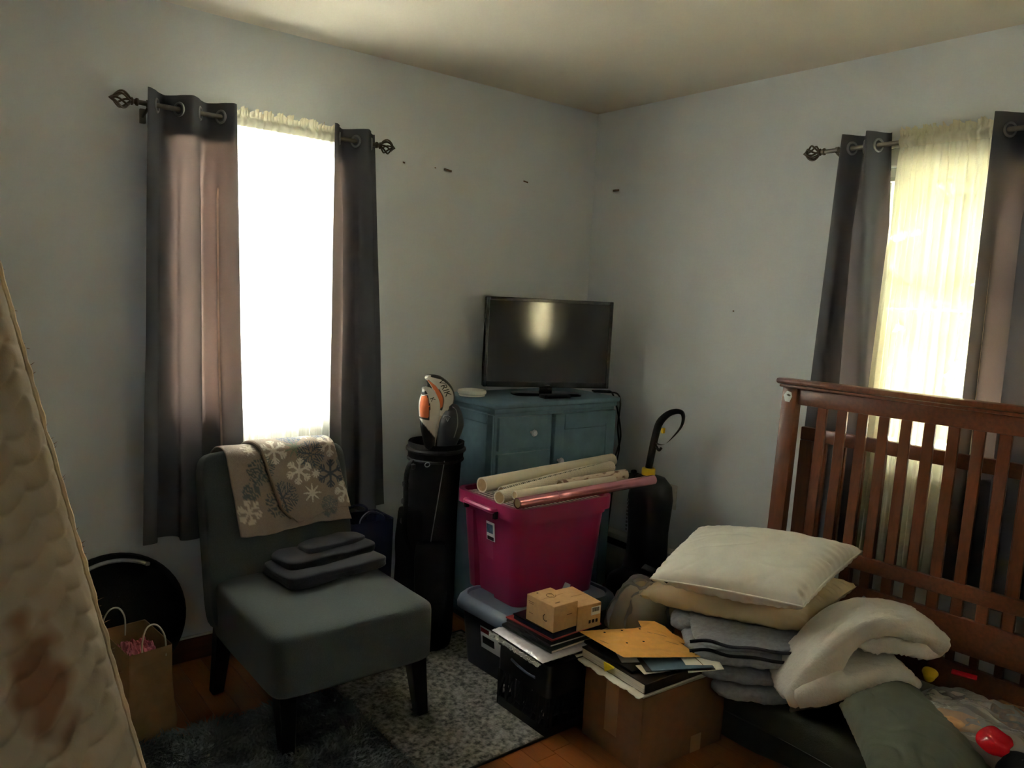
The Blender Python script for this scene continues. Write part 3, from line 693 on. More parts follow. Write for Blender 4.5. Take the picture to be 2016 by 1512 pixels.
# ================================================================ DRESSER, TELEVISION
DZ = 1.018
t = thing('dresser', (-.548, -.197, 0), 'blue painted wooden dresser with drawers and a door, in the room corner', 'dresser')
DW, DD = .75, .47   # carcass: x -.375...375, front at y -.235
bm = NB(); box2(bm, (-.365, -.225, .0), (.365, .165, DZ - .026), .004); fin(bm, 'carcass', 'dresser', t)
bm = NB(); box2(bm, (-.385, -.245, DZ - .024), (.385, .172, DZ), .008, 3); fin(bm, 'top_board', 'dresser', t)
bm = NB(); box2(bm, (-.374, -.235, DZ - .045), (.374, .168, DZ - .0245), .004); fin(bm, 'cornice', 'dresser', t)
def frame_panel(name, axis, pl, a0, a1, z0, z1, out, w_=.055):
    bm = NB()
    for lo, hi in (((a0, z0), (a0 + w_, z1)), ((a1 - w_, z0), (a1, z1)), ((a0 + w_, z0), (a1 - w_, z0 + w_)), ((a0 + w_, z1 - w_), (a1 - w_, z1))):
        if axis == 'y': box2(bm, (lo[0], pl - out, lo[1]), (hi[0], pl, hi[1]), .003, 1)
        else: box2(bm, (pl - out, lo[0], lo[1]), (pl, hi[0], hi[1]), .003, 1)
    return fin(bm, name, 'dresser', t)
frame_panel('side_frame', 'x', -.3652, -.225, .165, .03, DZ - .05, .008, .045)
zt = DZ - .06
def knob(parent, x, z):
    bm = NB(); R = Matrix.Rotation(pi / 2, 3, 'X'); lathe(bm, [(.006, 0), (.006, .012), (.012, .014), (.0165, .022), (.012, .031), (.004, .033)], (x, -.2455, z), 8, R); fin(bm, 'knob', 'knob', parent, smooth=False)
z = zt
for h in (.155, .175, .19, .20):
    bm = NB(); box2(bm, (-.352, -.2445, z - h + .008), (-.052, -.2255, z), .004); d = fin(bm, 'drawer', 'dresser', t); knob(d, -.175, z - h / 2 + .004); z -= h + .006
bm = NB(); box2(bm, (-.04, -.2445, .09), (.352, -.2255, zt), .004); d = fin(bm, 'door', 'dresser', t)
bm = NB()
for lo, hi in (((-.04, .09), (.02, zt)), ((.292, .09), (.352, zt)), ((.0205, .09), (.2915, .15)), ((.0205, zt - .075), (.2915, zt))): box2(bm, (lo[0], -.252, lo[1]), (hi[0], -.2448, hi[1]), .003, 1)
fin(bm, 'door_frame', 'dresser', d)
bm = NB(); R = Matrix.Rotation(pi / 2, 3, 'X'); lathe(bm, [(.006, 0), (.006, .012), (.012, .014), (.0165, .022), (.012, .031), (.004, .033)], (-.012, -.252, .745), 8, R); fin(bm, 'knob', 'knob', d, smooth=False)

a = radians(-23.5)
t = thing('television', (-.488, -.262, DZ), 'black flat television on top of the blue dresser', 'television', rz=a)
TW, TH, tb0 = .626, .418, .036
bm = NB(); box2(bm, (-TW / 2, -.004, tb0), (TW / 2, .028, tb0 + TH), .006); softbox(bm, (0, .038, tb0 + TH * .45), (TW * .7, .05, TH * .7), e=6, n=6); fin(bm, 'housing', 'matte_black', t)
bm = NB()
bz = .017
for lo, hi in (((-TW / 2, tb0), (-TW / 2 + bz, tb0 + TH)), ((TW / 2 - bz, tb0), (TW / 2, tb0 + TH)), ((-TW / 2 + bz, tb0), (TW / 2 - bz, tb0 + .026)), ((-TW / 2 + bz, tb0 + TH - bz), (TW / 2 - bz, tb0 + TH))): box2(bm, (lo[0], -.0105, lo[1]), (hi[0], -.0042, hi[1]), .002, 1)
fin(bm, 'bezel', 'tv_black', t)
bm = NB(); box2(bm, (-TW / 2 + bz, -.0062, tb0 + .026), (TW / 2 - bz, -.0043, tb0 + TH - bz)); fin(bm, 'screen', 'screen', t, smooth=False)
bm = NB(); box2(bm, (-.014, -.0112, tb0 + .010), (.014, -.0106, tb0 + .015)); fin(bm, 'maker_badge', 'silver', t, smooth=False)
bm = NB(); rbox(bm, (0, .012, .022), (.06, .025, .04), .004); fin(bm, 'stand_neck', 'tv_black', t)
bm = NB(); loft(bm, [rr(.34, .13, .05, .0005, 6), rr(.34, .13, .05, .007, 6), rr(.32, .11, .045, .011, 6)]); fin(bm, 'stand_base', 'tv_black', t)
t = thing('media_box', (-.53, -.372, DZ), 'small flat black box on the dresser in front of the television', 'electronics', rz=radians(-12))
bm = NB(); box2(bm, (-.07, -.028, .001), (.07, .028, .019), .005); fin(bm, 'case', 'black_plastic', t)
bm = NB(); box2(bm, (-.05, -.0292, .006), (.05, -.0282, .013)); fin(bm, 'front_window', 'tv_black', t, smooth=False)
t = thing('white_disc', (-.86, -.175, DZ), 'round flat white puck on the left end of the dresser top', 'electronics')
bm = NB(); lathe(bm, [(.058, .001), (.06, .004), (.06, .009), (.064, .012), (.066, .018), (.064, .027), (.05, .030), (.0, .031)], (0, 0, 0), 40); fin(bm, 'cover', 'white_plastic', t)
bm = NB(); lathe(bm, [(.061, .0092), (.061, .0115)], (0, 0, 0), 40); fin(bm, 'dark_gap', 'matte_black', t)
t = thing('power_cords', (-.158, -.39, .483), 'black power cords hanging down the right side of the dresser', 'cord')
bm = NB(); tube(bm, spline([(-.12, .02, .556), (-.04, .0, .552), (.004, -.02, .545), (.018, -.03, .50), (.022, -.02, .38), (.03, -.03, .27), (.018, -.02, .16), (.02, -.01, .02), (.014, 0, -.2)], 8), .0042, 8); fin(bm, 'cord', 'black_plastic', t)
bm = NB(); tube(bm, spline([(-.10, .05, .556), (-.02, .04, .553), (.012, .02, .54), (.03, -.01, .44), (.046, -.02, .33), (.044, .0, .24), (.03, .01, .16), (.04, .01, .0), (.03, .02, -.2)], 8), .0042, 8); fin(bm, 'cord', 'black_plastic', t)
# ================================================================ GOLF BAG AND HEADCOVERS
t = thing('golf_bag', (-1.175, -.36, 0), 'black golf bag with straps standing against the left side of the dresser', 'golf bag')
ax0, ax1 = Vector((-.015, -.01, 0)), Vector((.03, .03, .86))
def gp(z, a, r_): 
    c = ax0.lerp(ax1, z / .86); return Vector((c.x + r_ * cos(a), c.y + r_ * sin(a), z))
def gl(z, rx, ry=None): return [gp(z, 2 * pi * k / 28, rx * (1 + .02 * nz((k * .6, z * 9, 1)))) for k in range(28)]
bm = NB(); loft(bm, [gl(.005, .105), gl(.05, .112), gl(.3, .108), gl(.6, .104), gl(.78, .108), gl(.80, .116), gl(.86, .118), gl(.858, .106), gl(.70, .10)]); fin(bm, 'body', 'black_fabric', t)
bm = NB(); tube(bm, [gp(.83, 2 * pi * k / 40, .118) for k in range(40)], .009, 8, closed=True); tube(bm, [gp(.79, 2 * pi * k / 40, .114) for k in range(40)], .006, 8, closed=True); fin(bm, 'collar', 'matte_black', t)
bm = NB(); softbox(bm, (-.055, -.09, .27), (.13, .06, .40), e=9, n=12, amp=.012, fr=9, R=rotz(-.5)); fin(bm, 'front_pocket', 'black_fabric', t)
bm = NB(); softbox(bm, (-.095, .02, .36), (.06, .13, .46), e=9, n=12, amp=.012, fr=9); fin(bm, 'side_pocket', 'black_fabric', t)
bm = NB(); tube(bm, [gp(.80 - .40 * i / 14, radians(255 - 1.6 * i), .113 + .003) for i in range(15)], .0022, 6); fin(bm, 'zip', 'silver', t)
bm = NB(); tube(bm, spline([gp(.79, radians(185), .12), gp(.74, radians(190), .155), gp(.62, radians(195), .165), gp(.5, radians(195), .16), gp(.42, radians(200), .12)], 5), .011, 8); fin(bm, 'strap', 'black_fabric', t)
for z in (.77, .70, .63, .55):
    bm = NB(); rbox(bm, gp(z, radians(190), .128 + .03 * (z < .75)), (.02, .03, .022), .005); fin(bm, 'buckle', 'black_plastic', t)
bm = NB(); tube(bm, [gp(.785, radians(222), .125) + Vector((.012 * cos(q), 0, .009 * sin(q))) for q in [2 * pi * i / 14 for i in range(14)]], .0022, 6, closed=True); fin(bm, 'ring', 'silver', t)


def sock(label, path, rad, colf, flat=.75, group=None):
    pts = spline(path, 18); n = len(pts); rs = [r.x for r in spline([(q, 0, 0) for q in rad], 18)]
    t = thing('club_headcover', pts[-1], label, 'headcover', group=group); o = Vector(pts[-1])
    view = Vector((-.6235, -.7735, 0)); side = Vector((.7735, -.6235, 0)); bm = NB(); rings = []; info = []
    seg = 84
    for i, p in enumerate(pts):
        a = pts[max(i - 1, 0)]; b = pts[min(i + 1, n - 1)]; tg = (b - a).normalized()
        sd = (side - tg * side.dot(tg)).normalized(); fr = sd.cross(tg).normalized()
        if fr.dot(view) < 0: fr = -fr
        ring = []
        for k in range(seg):
            q = 2 * pi * k / seg; ring.append(bm.verts.new(p + sd * cos(q) * rs[i] + fr * sin(q) * rs[i] * flat - o)); info.append((i / (n - 1), cos(q), sin(q)))
        rings.append(ring)
    for A, B_ in zip(rings, rings[1:]):
        for k in range(seg): bm.faces.new([A[k], A[(k + 1) % seg], B_[(k + 1) % seg], B_[k]])
    bm.faces.new(rings[0]); bm.faces.new(rings[-1])
    fin(bm, 'cover', 'sock', t, col=lambda co, i: S(*colf(*info[i])), angle=60)
    return t
BLK, WHT, ORG, BEI = (30, 31, 34), (226, 222, 214), (206, 108, 62), (196, 184, 168)
def colB(tt, c, s):
    if s < -.3: return BLK
    if tt < .04: return WHT
    e = -.30 + .35 * tt
    if c < e - .07: return WHT if (.16 < tt < .26 and abs(c + .65 - (tt - .2) * 2) < .14) or (.30 < tt < .36) else BLK
    if c < e: return WHT
    if tt > .80: return BEI
    if c < .14 + .1 * tt and tt < .52 - .25 * (c - .1): return ORG
    if c < .2 + .1 * tt and tt < .55: return BLK
    if c > .95 and tt < .6: return BLK
    return WHT if tt < .62 else BEI
def colA(tt, c, s):
    if s < -.3: return BLK
    if tt < .10: return WHT
    if tt < .17 and c < .2: return BLK
    if .2 < tt < .60 and c < -.12 + .5 * (.4 - abs(tt - .42)): return ORG if c > -.86 else WHT
    if .19 < tt < .63 and c < -.02 + .5 * (.4 - abs(tt - .42)): return BLK
    if tt > .76 + .12 * c: return BLK
    return WHT
hB = sock('tall orange, black and white golf headcover lettered along its white side', [(-1.1923, -.31, 1.1307), (-1.1513, -.31, 1.1062), (-1.1187, -.31, 1.0557), (-1.1161, -.31, 1.0015), (-1.1341, -.31, .9484), (-1.157, -.31, .8958), (-1.1702, -.32, .8229)], [.012, .038, .056, .048, .036, .026, .02], colB)
hA = sock('shorter white and orange golf headcover in front of the taller one', [(-1.2811, -.43, 1.1042), (-1.2611, -.43, 1.0791), (-1.2521, -.43, 1.0359), (-1.2498, -.43, .9846), (-1.2459, -.42, .9313), (-1.2225, -.4, .853)], [.008, .028, .042, .040, .030, .02], colA)
hC = sock('black golf headcover with grey piping and a chevron emblem, beside the dresser', [(-1.0972, -.35, 1.0106), (-1.0861, -.35, .9928), (-1.0887, -.35, .9411), (-1.0967, -.35, .8939), (-1.1138, -.35, .8237)], [.01, .034, .054, .05, .036], lambda tt, c, s: (150, 150, 148) if (.52 < c < .62 and s > 0 and .1 < tt < .8) else (30, 33, 36))
vrot = Matrix((Vector((.7735, -.6235, 0)), Vector((0, 0, 1)), Vector((-.6235, -.7735, 0)))).transposed()
def on_cover(h, txt, size, p, ang, mat):
    p = Vector(p) - Vector(h.location); R = vrot @ Matrix.Rotation(ang, 3, 'Z')
    o = text_obj(txt, size, 'lettering', mat, h, p, R.to_euler(), .0004, shear=.15); return o
on_cover(hB, 'VRIK', .036, (-1.1440, -.372, 1.0890), radians(-62), 'matte_black')
on_cover(hA, 'K', .026, (-1.2677, -.475, 1.0612), radians(-55), 'matte_black')
bm = NB()
for pts in ([(-.014, .012), (-.016, .004), (-.010, .012), (.004, .013), (.014, .006)], [(-.004, .0), (.003, -.012), (.009, .002)]):
    tube(bm, [vrot @ Vector((a_, b_, 0)) for a_, b_ in pts], .0016, 6)
o = fin(bm, 'emblem', 'silver', hC); o.location = Vector((-1.1471, -.405, .9662)) - Vector(hC.location)
bm = NB(); tube(bm, [Vector(p) - Vector(hC.location) for p in ((-1.0978, -.37, 1.0071), (-1.0713, -.37, .9906), (-1.0544, -.37, .9637), (-1.0503, -.37, .9353), (-1.0594, -.37, .9099), (-1.0682, -.37, .8779))], .0022, 6); fin(bm, 'piping', 'silver', hC)

# ================================================================ TOTES AND GIFT WRAP
t = thing('grey_tote', (-.905, -.75, .011), 'dark plastic tote with a grey blue lid under the magenta bin', 'storage box', rz=radians(2))
bm = NB(); loft(bm, [rr(.47, .33, .04, 0, 5), rr(.475, .335, .04, .02, 5), rr(.52, .375, .045, .255, 5), rr(.51, .365, .04, .255, 5), rr(.46, .32, .035, .01, 5)]); fin(bm, 'body', 'tote_dark', t)
def lidloop(w_, d_, r_, z, dip=0):
    L = rr(w_, d_, r_, z, 9)
    for p in L:
        if dip:
            e = max(0, 1 - (abs(p.y) / .075) ** 4) if abs(p.x) > w_ / 2 - .06 else 0
            p.z += dip * e; p.x += (.012 if p.x > 0 else -.012) * e * (1 if dip < 0 else .4)
    return L
bm = NB(); loft(bm, [lidloop(.545, .395, .05, .247), lidloop(.575, .405, .07, .236, -.022), lidloop(.584, .410, .08, .252, -.018), lidloop(.57, .40, .08, .272, -.006), lidloop(.54, .375, .075, .286), lidloop(.515, .352, .065, .287), lidloop(.505, .345, .06, .277)]); fin(bm, 'lid', 'tote_grey', t)
bm = NB(); Rl = Matrix.Rotation(radians(-7), 3, 'Y'); rbox(bm, (-.2555, -.04, .15), (.0015, .155, .09), 0, R=Rl); lb = fin(bm, 'sticker', 'label_white', t, smooth=False)
bm = NB(); rbox(bm, (-.2602, .01, .18), (.001, .05, .018), 0, R=Rl); fin(bm, 'red_patch', 'red_card', lb, smooth=False)
bm = NB(); rbox(bm, (-.2562, -.01, .142), (.001, .07, .03), 0, R=Rl); fin(bm, 'dark_patch', 'matte_black', lb, smooth=False)

t = thing('magenta_bin', (-.875, -.665, .2895), 'open magenta plastic bin holding gift wrap, on the grey lid', 'storage box', rz=radians(-.5))
def bl_(w_, d_, z, r_=.05):
    L = rr(w_, d_, r_, z, 7)
    for p in L:            # recessed channel on the two short ends
        if abs(p.x) > w_ / 2 - .02 and abs(p.y - .01) < .055 and z < .36: p.x -= .018 * (1 if p.x > 0 else -1)
    return L
def bl2(w_, d_, z, r_=.05):
    out = []
    base = rr(w_, d_, r_, z, 7)
    n = len(base)
    for i, p in enumerate(base):
        out.append(p); q = base[(i + 1) % n]
        if (q - p).length > .15 and abs(q.x - p.x) < .01:
            sg = 1 if p.x > 0 else -1; up_ = 1 if q.y > p.y else -1
            for yy, ins in ((-.065, 0), (-.052, .016), (.052, .016), (.065, 0)):
                out.append(Vector((p.x - sg * (ins if z < .34 else 0), yy * up_ + .035, z)))
    return out
BW, BD = .485, .395
bm = NB(); loft(bm, [bl2(.415, .335, 0, .045), bl2(.42, .34, .012, .05), bl2(BW - .012, BD - .012, .33, .055), bl2(BW, BD, .332, .055), bl2(BW, BD, .39, .055), bl2(BW + .03, BD + .03, .385, .06), bl2(BW + .034, BD + .034, .392, .062), bl2(BW + .03, BD + .03, .402, .06), bl2(BW - .004, BD - .004, .402, .052), bl2(BW - .01, BD - .01, .39, .05), bl2(.405, .325, .006, .045)]); fin(bm, 'body', 'magenta', t, angle=35)
bm = NB(); loft(bm, [rr(BW + .031, BD + .031, .06, .35, 7), rr(BW + .034, BD + .034, .062, .392, 7), rr(BW + .026, BD + .026, .06, .392, 7), rr(BW + .024, BD + .024, .06, .35, 7), rr(BW + .031, BD + .031, .06, .35, 7)], False, False); fin(bm, 'rim', 'magenta', t)
for sx in (-1, 1):
    bm = NB(); tube(bm, spline([(sx * .267, .09, .375), (sx * .285, .085, .378), (sx * .287, .03, .378), (sx * .287, -.03, .378), (sx * .285, -.085, .378), (sx * .267, -.09, .375)], 4), .011, 8); h_ = fin(bm, 'handle', 'magenta', t)
    for yy in (-.095, .095):
        bm = NB(); rbox(bm, (sx * .272, yy, .36), (.018, .014, .03), .003); fin(bm, 'hinge', 'matte_black', h_)
Rl = Matrix.Rotation(radians(-5.0), 3, 'Y')
bm = NB(); rbox(bm, (-.2415, -.03, .275), (.001, .052, .075), 0, R=Rl); lb = fin(bm, 'sticker', 'label_white', t, smooth=False)
bm = NB(); rbox(bm, (-.2428, -.026, .285), (.001, .04, .036), 0, R=Rl); fin(bm, 'picture', 'label_blue', lb, smooth=False)
bm = NB(); rbox(bm, (-.2402, -.03, .247), (.001, .04, .014), 0, R=Rl); fin(bm, 'dark_strip', 'matte_black', lb, smooth=False)
bm = NB(); rbox(bm, (.035, -.1785, .035), (.035, .001, .05), 0, R=Matrix.Rotation(.5, 3, 'Y')); fin(bm, 'torn_sticker', 'label_white', t, smooth=False)

def roll(label, p0, p1, r, mat, colf=None, flare=0):
    p0, p1 = Vector(p0), Vector(p1); d = (p1 - p0).normalized(); L = (p1 - p0).length
    t = thing('wrapping_paper_roll', p0, label, 'gift wrap'); R = Vector((0, 0, 1)).rotation_difference(d).to_matrix()
    bm = NB(); nL, ns = 150, 36; info = []; V = []
    for i in range(nL + 1):
        for k in range(ns):
            q = 2 * pi * k / ns; rr2 = r * (1 + .03 * nz((i * .08, k * .2, r * 90))); V.append(R @ Vector((rr2 * cos(q), rr2 * sin(q), L * i / nL))); info.append((L * i / nL, q))
    F = [[i * ns + k, i * ns + (k + 1) % ns, (i + 1) * ns + (k + 1) % ns, (i + 1) * ns + k] for i in range(nL) for k in range(ns)]
    V2 = [R @ Vector((r * .82 * cos(2 * pi * k / ns), r * .82 * sin(2 * pi * k / ns), z_)) for z_ in (0, L) for k in range(ns)]; o0 = len(V); V += V2; info += [(0, 0)] * len(V2)
    for k in range(ns):
        F.append([k, (k + 1) % ns, o0 + (k + 1) % ns, o0 + k]); F.append([nL * ns + k, nL * ns + (k + 1) % ns, o0 + ns + (k + 1) % ns, o0 + ns + k])
    add(bm, V, F)
    # seam of the outer sheet
    fin(bm, 'paper', mat, t, angle=50, col=(lambda co, i: S(*colf(*info[i]))) if colf else None)
    bm = NB()
    for z_ in (0, L): pass
    lathe(bm, [(r * .8, .001), (r * .8, L - .001), (r * .70, L - .001), (r * .70, .001), (r * .8, .001)], (0, 0, 0), 24, R); fin(bm, 'core', 'tube_card', t)
    return t
cream = (222, 212, 190)
def dots(l, q):
    if sin(q * 5) > .25 and sin(l * 2 * pi / .012) > .1 and .9 < q < 6.0: return (40, 36, 34)
    return cream
def flor(l, q):
    v = noise.noise(Vector((l * 26, q * 2.0, 3.0))); return (116, 78, 60) if v > .33 else ((176, 140, 112) if v > .25 else (220, 200, 174))
def tick(l, q): return (196, 182, 158) if sin(l * 2 * pi / .012 + q * 8) > .75 else (222, 210, 186)
roll('fat cream roll of gift wrap lying furthest back across the magenta bin', (-1.115, -.62, .7325), (-.285, -.525, .735), .030, 'cream_roll')
roll('open ended beige roll of gift wrap with fine tick print in the magenta bin', (-1.155, -.785, .7265), (-.375, -.605, .728), .0255, 'wrap', tick)
roll('cream roll with a black dotted print, wedged between the fat cream and the beige roll', (-1.08, -.70, .722), (-.42, -.565, .724), .018, 'wrap', dots)
roll('brown floral print roll of gift wrap at the magenta bin right end', (-.82, -.752, .7245), (-.43, -.745, .728), .0235, 'wrap', flor)
roll('thin cream roll of gift wrap lying on the pink foil roll', (-1.125, -.838, .7445), (-.60, -.842, .746), .0165, 'cream_roll')
t_ = roll('shiny pink foil roll of gift wrap reaching past the right end of the bin', (-1.135, -.868, .7215), (-.385, -.868, .726), .021, 'foil')
bm = NB(); Rf = Vector((0, 0, 1)).rotation_difference(Vector((.75, 0, .0045)).normalized()).to_matrix(); lathe(bm, [(.0222, 0), (.0222, .012)], Rf @ Vector((0, 0, .19)), 30, Rf); fin(bm, 'clear_band', 'foil', t_)
t = thing('striped_gift_wrap', (-.875, -.665, .672), 'sheet of black and white striped gift wrap inside the magenta bin', 'gift wrap')
bm = NB(); grid(bm, lambda u, v: Vector((-.222 + .444 * u, -.178 + .356 * v, .006 + .008 * nz((u * 3, v * 3, 1)))), 120, 20); fin(bm, 'sheet', 'wrap', t, col=lambda co, i: S(*((40, 38, 38) if sin((co.x + co.y * .25) * 2 * pi / .022) > .1 else (226, 220, 208))))
# ================================================================ CRATE AND ITS STACK
t = thing('milk_crate', (-1.092, -1.072, .012), 'black lattice plastic crate on the rug edge, carrying notebooks and small boxes', 'crate')
cw2, cd2, chh = .151, .139, .252
def slab(nm, mat, lo, hi, parent, r=.003):
    bm = NB(); box2(bm, lo, hi, r, 1); return fin(bm, nm, mat, parent)
for z0, z1, nm in ((0, .03, 'bottom_band'), (.135, .2245, 'middle_band'), (.225, chh, 'top_rim')):
    bm = NB(); e = .006 if nm == 'top_rim' else 0
    loft(bm, [rr(2 * (cw2 + e), 2 * (cd2 + e), .02, z0, 4), rr(2 * (cw2 + e), 2 * (cd2 + e), .02, z1, 4), rr(2 * cw2 - .012, 2 * cd2 - .012, .016, z1, 4), rr(2 * cw2 - .012, 2 * cd2 - .012, .016, z0, 4), rr(2 * (cw2 + e), 2 * (cd2 + e), .02, z0, 4)], False, False); fin(bm, nm, 'black_plastic', t)
bm = NB(); box2(bm, (-cw2 + .01, -cd2 + .01, .0), (cw2 - .01, cd2 - .01, .006)); fin(bm, 'base', 'black_plastic', t)
bm = NB(); box2(bm, (-.006, -.003, 0), (.006, .003, .1345)); post = fin(bm, 'bar', 'black_plastic', t)
n_ = 0
for s in (-1, 1):
    for q in (-.132, -.088, -.044, 0, .044, .088, .132):
        for ax in (0, 1):
            o = post if n_ == 0 else dup(post, t); n_ += 1
            o.location = (q, s * (cd2 - .004), 0) if ax == 0 else (s * (cw2 - .004), q * .97, 0); o.rotation_euler = (0, 0, 0 if ax == 0 else pi / 2)
bm = NB(); rbox(bm, (0, 0, 0), (.006, .005, .11)); br = fin(bm, 'brace', 'black_plastic', t); n_ = 0
for s in (-1, 1):
    for q in (-.118, -.072, -.025, .025, .072, .118):
        for ax in (0, 1):
            o = br if n_ == 0 else dup(br, t); n_ += 1; tl = .38 * (1 if n_ % 2 else -1)
            o.location = (q, s * (cd2 - .004), .082) if ax == 0 else (s * (cw2 - .004), q * .97, .082); o.rotation_euler = (0, tl, 0) if ax == 0 else (0, tl, pi / 2)
t2 = thing('crate_papers', (-1.095, -1.07, .022), 'dark papers with pale scraps inside the black crate, glimpsed through its lattice', 'papers')
bm = NB(); softbox(bm, (0, 0, .10), (.24, .21, .19), e=6, n=14, amp=.02, fr=14); fin(bm, 'bundle', 'green_black', t2)
for k in range(7):
    bm = NB(); softbox(bm, (-.118, -.09 + .032 * k, .045 + .03 * (k % 3)), (.012, .018, .022), e=3, n=3, amp=.004, fr=40, k=k); fin(bm, 'paper_scrap', 'paperwhite', t2)

bm = NB(); tube(bm, spline([(-cw2 - .001, .06, .196), (-cw2 - .0015, .02, .188), (-cw2 - .0015, -.03, .182), (-cw2 - .001, -.07, .184)], 4), .0045, 8); fin(bm, 'handle_lip', 'tote_grey', t)
ZC = .266
def flat_thing(nm, label, cat, mat, c, s, rz, r=.003, tilt=None, parts=(), group=None):
    t = thing(nm, c, label, cat, rz=rz, group=group)
    R = Matrix.Rotation(tilt[0], 3, 'X') @ Matrix.Rotation(tilt[1], 3, 'Y') if tilt else None
    bm = NB(); rbox(bm, (0, 0, s[2] / 2), s, r, 2, R=R); fin(bm, 'cover' if parts else 'body', mat, t)
    for n2, m2, c2, s2 in parts:
        bm = NB(); rbox(bm, (R @ Vector(c2)) if R else c2, s2, 0, R=R); fin(bm, n2, m2, t, smooth=False)
    return t
t = thing('shiny_packet', (-1.10, -1.062, ZC + .014), 'shiny white plastic wrapped packet at the bottom of the stack on the crate', 'packet', rz=radians(-2))
bm = NB(); pillow(bm, (-.165, -.148, 0), (.165, -.148, 0), (.165, .148, 0), (-.165, .148, 0), .030, n=44, ear=.01, puff=.3, wr=.003, k=3); fin(bm, 'wrapper', 'silver_film', t)
bm = NB(); grid(bm, lambda u, v: Vector((-.168 - .016 * v + .003 * nz((u * 30, v * 3, 1)), -.145 + .29 * u, -.004 - .007 * v + .006 * nz((u * 26, v * 4, 2)))), 70, 5); fin(bm, 'crimped_edge', 'clear_bag', t, angle=180)
z = ZC + .030
flat_thing('notebook', 'dark green covered notebook, lower of the two under the red folder', 'notebook', 'green_black', (-1.085, -1.06, z), (.29, .262, .012), radians(1.5), parts=(('pages', 'pages', (0, 0, .006), (.282, .2625, .006)),)); z += .0125
flat_thing('notebook', 'black covered notebook, upper of the two under the red folder', 'notebook', 'matte_black', (-1.075, -1.055, z), (.275, .245, .009), radians(-1), parts=(('pages', 'pages', (0, 0, .0045), (.268, .2455, .004)),)); z += .0095
flat_thing('folder', 'dark red card folder under the coral one on the crate', 'folder', 'red_card', (-1.075, -1.035, z), (.25, .24, .005), radians(3), .001); z += .0055
flat_thing('folder', 'coral card folder on the red one, its corner showing below the navy book', 'folder', 'coral', (-1.075, -1.055, z), (.235, .215, .004), radians(0), .001); z += .0045
zb = z
flat_thing('book', 'navy covered book under the left small carton', 'book', 'navy_card', (-1.125, -1.06, z), (.145, .205, .019), radians(2), .002, parts=(('pages', 'pages', (.002, 0, .0095), (.1455, .196, .013)),)); z += .0195
flat_thing('binder_sleeve', 'glossy black plastic sleeve directly under the left small carton', 'folder', 'tv_black', (-1.128, -1.06, z), (.152, .2, .003), radians(3), .001); z += .0035
def carton(label, c, s, rz, marks):
    t = thing('small_carton', c, label, 'box', rz=rz)
    bm = NB(); box2(bm, (-s[0] / 2, -s[1] / 2, 0), (s[0] / 2, s[1] / 2, s[2]), .0015, 1); fin(bm, 'carton', 'kraft', t)
    bm = NB(); box2(bm, (-s[0] / 2 + .004, s[1] * .02, s[2]), (s[0] / 2 - .004, s[1] * .02 + .0008, s[2] + .0004)); fin(bm, 'flap_seam', 'ink_light', t, smooth=False)
    marks(t, s)
    return t
def arc(bm, c, R_, U, V, a0, a1, w_):
    c, U, V = Vector(c), Vector(U), Vector(V); tube(bm, [c + U * cos(a) * R_ + V * sin(a) * R_ for a in [a0 + (a1 - a0) * i / 24 for i in range(25)]], w_, 4)
def m1(t, s):
    bm = NB(); arc(bm, (.005, .012, s[2] + .0002), .017, (1, 0, 0), (0, 1, 0), .6, 6.0, .0012); fin(bm, 'printed_ring', 'ink_light', t)
    bm = NB(); arc(bm, (.005, .014, s[2] + .0002), .010, (1, 0, 0), (0, 1, 0), -1, 1.6, .001); fin(bm, 'printed_arc', 'ink_light', t)
    bm = NB(); box2(bm, (-.03, -.05, s[2]), (-.008, -.044, s[2] + .0004)); fin(bm, 'printed_line', 'ink_light', t, smooth=False)
    bm = NB(); box2(bm, (-.025, .052, s[2]), (-.018, .058, s[2] + .0004)); fin(bm, 'printed_mark', 'ink', t, smooth=False)
    bm = NB(); arc(bm, (-s[0] / 2 - .0002, -.03, .04), .011, (0, 1, 0), (0, 0, 1), -2.4, 1.2, .0014); fin(bm, 'printed_crescent', 'ink', t)
    for k, (y, zz, l) in enumerate(((.045, .07, .03), (.045, .064, .022), (.045, .03, .02))):
        bm = NB(); box2(bm, (-s[0] / 2 - .0004, y - l / 2, zz), (-s[0] / 2, y + l / 2, zz + .002)); fin(bm, 'printed_line', 'ink_light', t, smooth=False)
    bm = NB(); box2(bm, (.005, -s[1] / 2 - .0004, .05), (.03, -s[1] / 2, .053)); fin(bm, 'printed_line', 'ink_light', t, smooth=False)
def m2(t, s):
    bm = NB(); box2(bm, (.008, -s[1] / 2 - .0006, .046), (s[0] / 2 - .004, -s[1] / 2, .076)); lb = fin(bm, 'barcode_label', 'label_white', t, smooth=False)
    x = .012; rnd = random.Random(4)
    while x < s[0] / 2 - .009:
        w_ = rnd.choice((.0008, .0014, .002)); bm = NB(); box2(bm, (x, -s[1] / 2 - .001, .058), (x + w_, -s[1] / 2 - .0006, .073)); fin(bm, 'bar', 'ink', lb, smooth=False); x += w_ + rnd.choice((.001, .0016))
    for x in (.004, .02, .036):
        bm = NB(); box2(bm, (x - .005, -s[1] / 2 - .0005, .018), (x + .004, -s[1] / 2, .03)); fin(bm, 'printed_symbol', 'ink', t, smooth=False)
carton('small brown carton with ring print, on the navy book, left of its twin', (-1.142, -1.095, z), (.112, .142, .092), radians(1), m1)
carton('small brown carton with a barcode label, right of the ring printed carton', (-1.022, -1.085, zb), (.108, .165, .088), radians(-4), m2)

